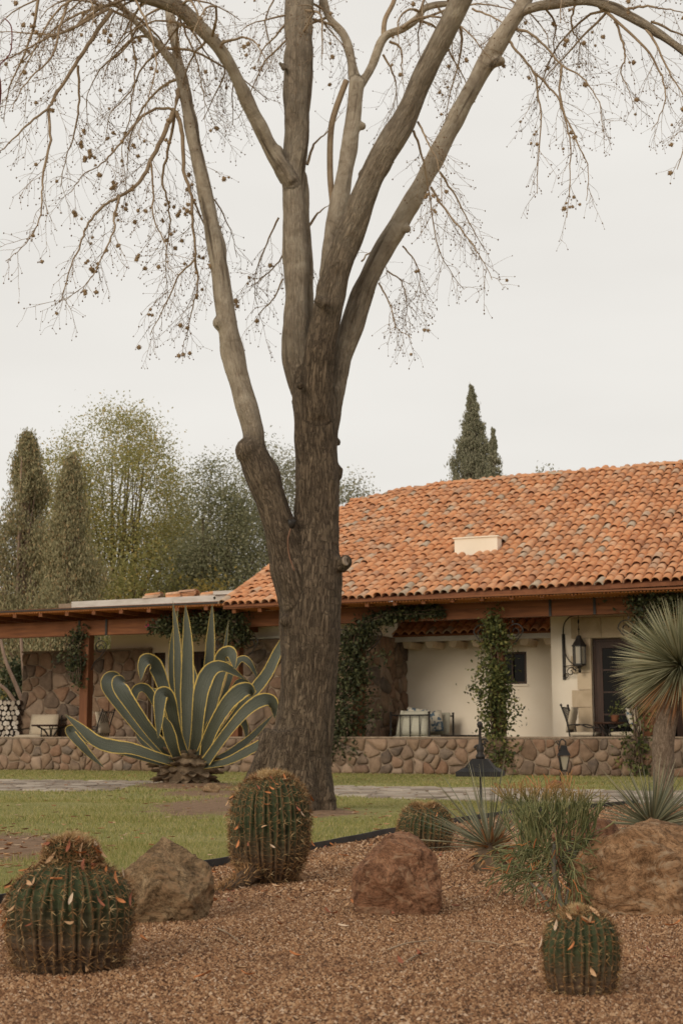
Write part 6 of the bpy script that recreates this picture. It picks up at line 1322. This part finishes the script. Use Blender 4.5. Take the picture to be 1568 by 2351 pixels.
for p, n, lb in DEADLEAF_SPOTS:
    q = Vector(n).to_track_quat('Z', 'Y') @ Matrix.Rotation(math.pi / 2 + random.gauss(0, .9), 4, 'Z').to_quaternion() @ Matrix.Rotation(rv(-.9, .9), 4, 'X').to_quaternion() @ Matrix.Rotation(rv(-.6, .6), 4, 'Y').to_quaternion()
    where = CW['smalles'] if lb.startswith('smallest') else CW['small'] if lb.startswith('small ') else CW['broad'] if lb.startswith('broad') else CW['talle']
    put_leaf(random.choice(KIND), p, rv(.030, .054) if 'smallest' not in where else rv(.03, .045), q, where, 'leaves ' + where)
cnt = 0
while cnt < 230:
    Y = math.sqrt(rv(3.9 ** 2, 12.5 ** 2)); X = rv(-.25, .25) * Y
    if not in_gravel(np.array([X]), np.array([Y]))[0]: continue
    put_leaf(random.choice(KIND), (X, Y, .017 + .012 * mnoise.noise((X * 1.7, Y * 1.7, 3))), rv(.032, .062), (rv(-.35, .35), rv(-.35, .35), rv(0, 6.28)), 'lying on the gravel', 'leaves on the gravel'); cnt += 1
# the many small ones on the lawn
Vs, Is, b = [], [], 0; src = [dead_mesh(90 + i) for i in range(4)]
for k in range(620):
    Y = math.sqrt(rv(6 ** 2, 28.5 ** 2)); X = rv(-.27, .27) * Y
    if in_gravel(np.array([X]), np.array([Y]))[0] or Y > OY - X * math.tan(YAW) - .1: continue
    m = src[k % 4]; V = np.concatenate(m.v); A = np.array((Matrix.Rotation(rv(0, 6.28), 3, 'Z') @ Matrix.Rotation(rv(-.5, .5), 3, 'X'))); Vs.append(V @ A.T * rv(.04, .075) + np.array((X, Y, .035))); Is.append(np.array(m.f) + b); b += len(V)
# thicker litter in the worn corner and at the agave
for cx_, cy_, sx_, sy_, n_ in ((-2.35, 9.3, .5, 1.2, 300), (-1.95, 20.6, .6, .5, 120), (-.15, 13.35, .5, .3, 70), (-1.5, 19.8, .5, .4, 60), (1.0, 12.7, .4, .4, 30)):
    for k in range(n_):
        X, Y = random.gauss(cx_, sx_), random.gauss(cy_, sy_); m = src[k % 4]; V = np.concatenate(m.v); A = np.array((Matrix.Rotation(rv(0, 6.28), 3, 'Z') @ Matrix.Rotation(rv(-.7, .7), 3, 'X'))); Vs.append(V @ A.T * rv(.03, .065) + np.array((X, Y, rv(.02, .05)))); Is.append(np.array(m.f) + b); b += len(V)
t = NT('leaf_litter'); t.col(t.ramp(t.rand(), [(0, (.14, .06, .03)), (.4, (.30, .13, .055)), (.7, (.42, .24, .12)), (1, (.52, .38, .26))])).rough(.8)
raw('leaf_litter', np.concatenate(Vs), np.concatenate(Is), 4, t.m, None, True, label='scattered brown leaf litter over the lawn and path', cat='leaves', kind='stuff')
# thin fallen twigs on the gravel
for k, (a_, b_) in enumerate((((890, 2190), (1000, 2168)), ((930, 2220), (985, 2198)), ((500, 2140), (560, 2180)), ((1080, 2170), (1170, 2185)))):
    g0, g1 = grd(*a_), grd(*b_); m = MB(); q = crom([g0 + (0, 0, .014), (g0 + g1) / 2 + np.array((rv(-.01, .01), .01, .02)), g1 + (0, 0, .013)], 5); m.tube(q, np.linspace(.0035, .0015, len(q)), 5); m.build('fallen_twig', M['twig'], None, True, label='thin bare brown twig lying on the gravel', cat='twig', group='twigs on the gravel')
# red feeder hanging from the crown at the border of the view
fp = at(-2, 175, 11.6); fe = empty('bird_feeder', fp, label='dark red glass bird feeder hanging on a bent wire from the tree crown', cat='feeder'); M['red_glass'] = mottled('red_glass', [(.3, (.10, .012, .010)), (.7, (.16, .02, .016))], 5, rough=.25, bump=0)
s_ = mpp(11.6); m = MB(); m.lathe([(1 * s_, -82 * s_), (8 * s_, -70 * s_), (9 * s_, -40 * s_), (6 * s_, -10 * s_), (2.5 * s_, 0)], n=12); m.build('bottle', M['red_glass'], fe, True)
m = MB(); m.tube(crom([(0, 0, 0), (3 * s_, 0, 30 * s_), (26 * s_, 0, 62 * s_), (27 * s_, 0, 125 * s_), (10 * s_, 0, 150 * s_), (-20 * s_, 0.3, 190 * s_)], 6), 1.5 * s_, 6); m.build('wire', M['red_glass'], fe, True)
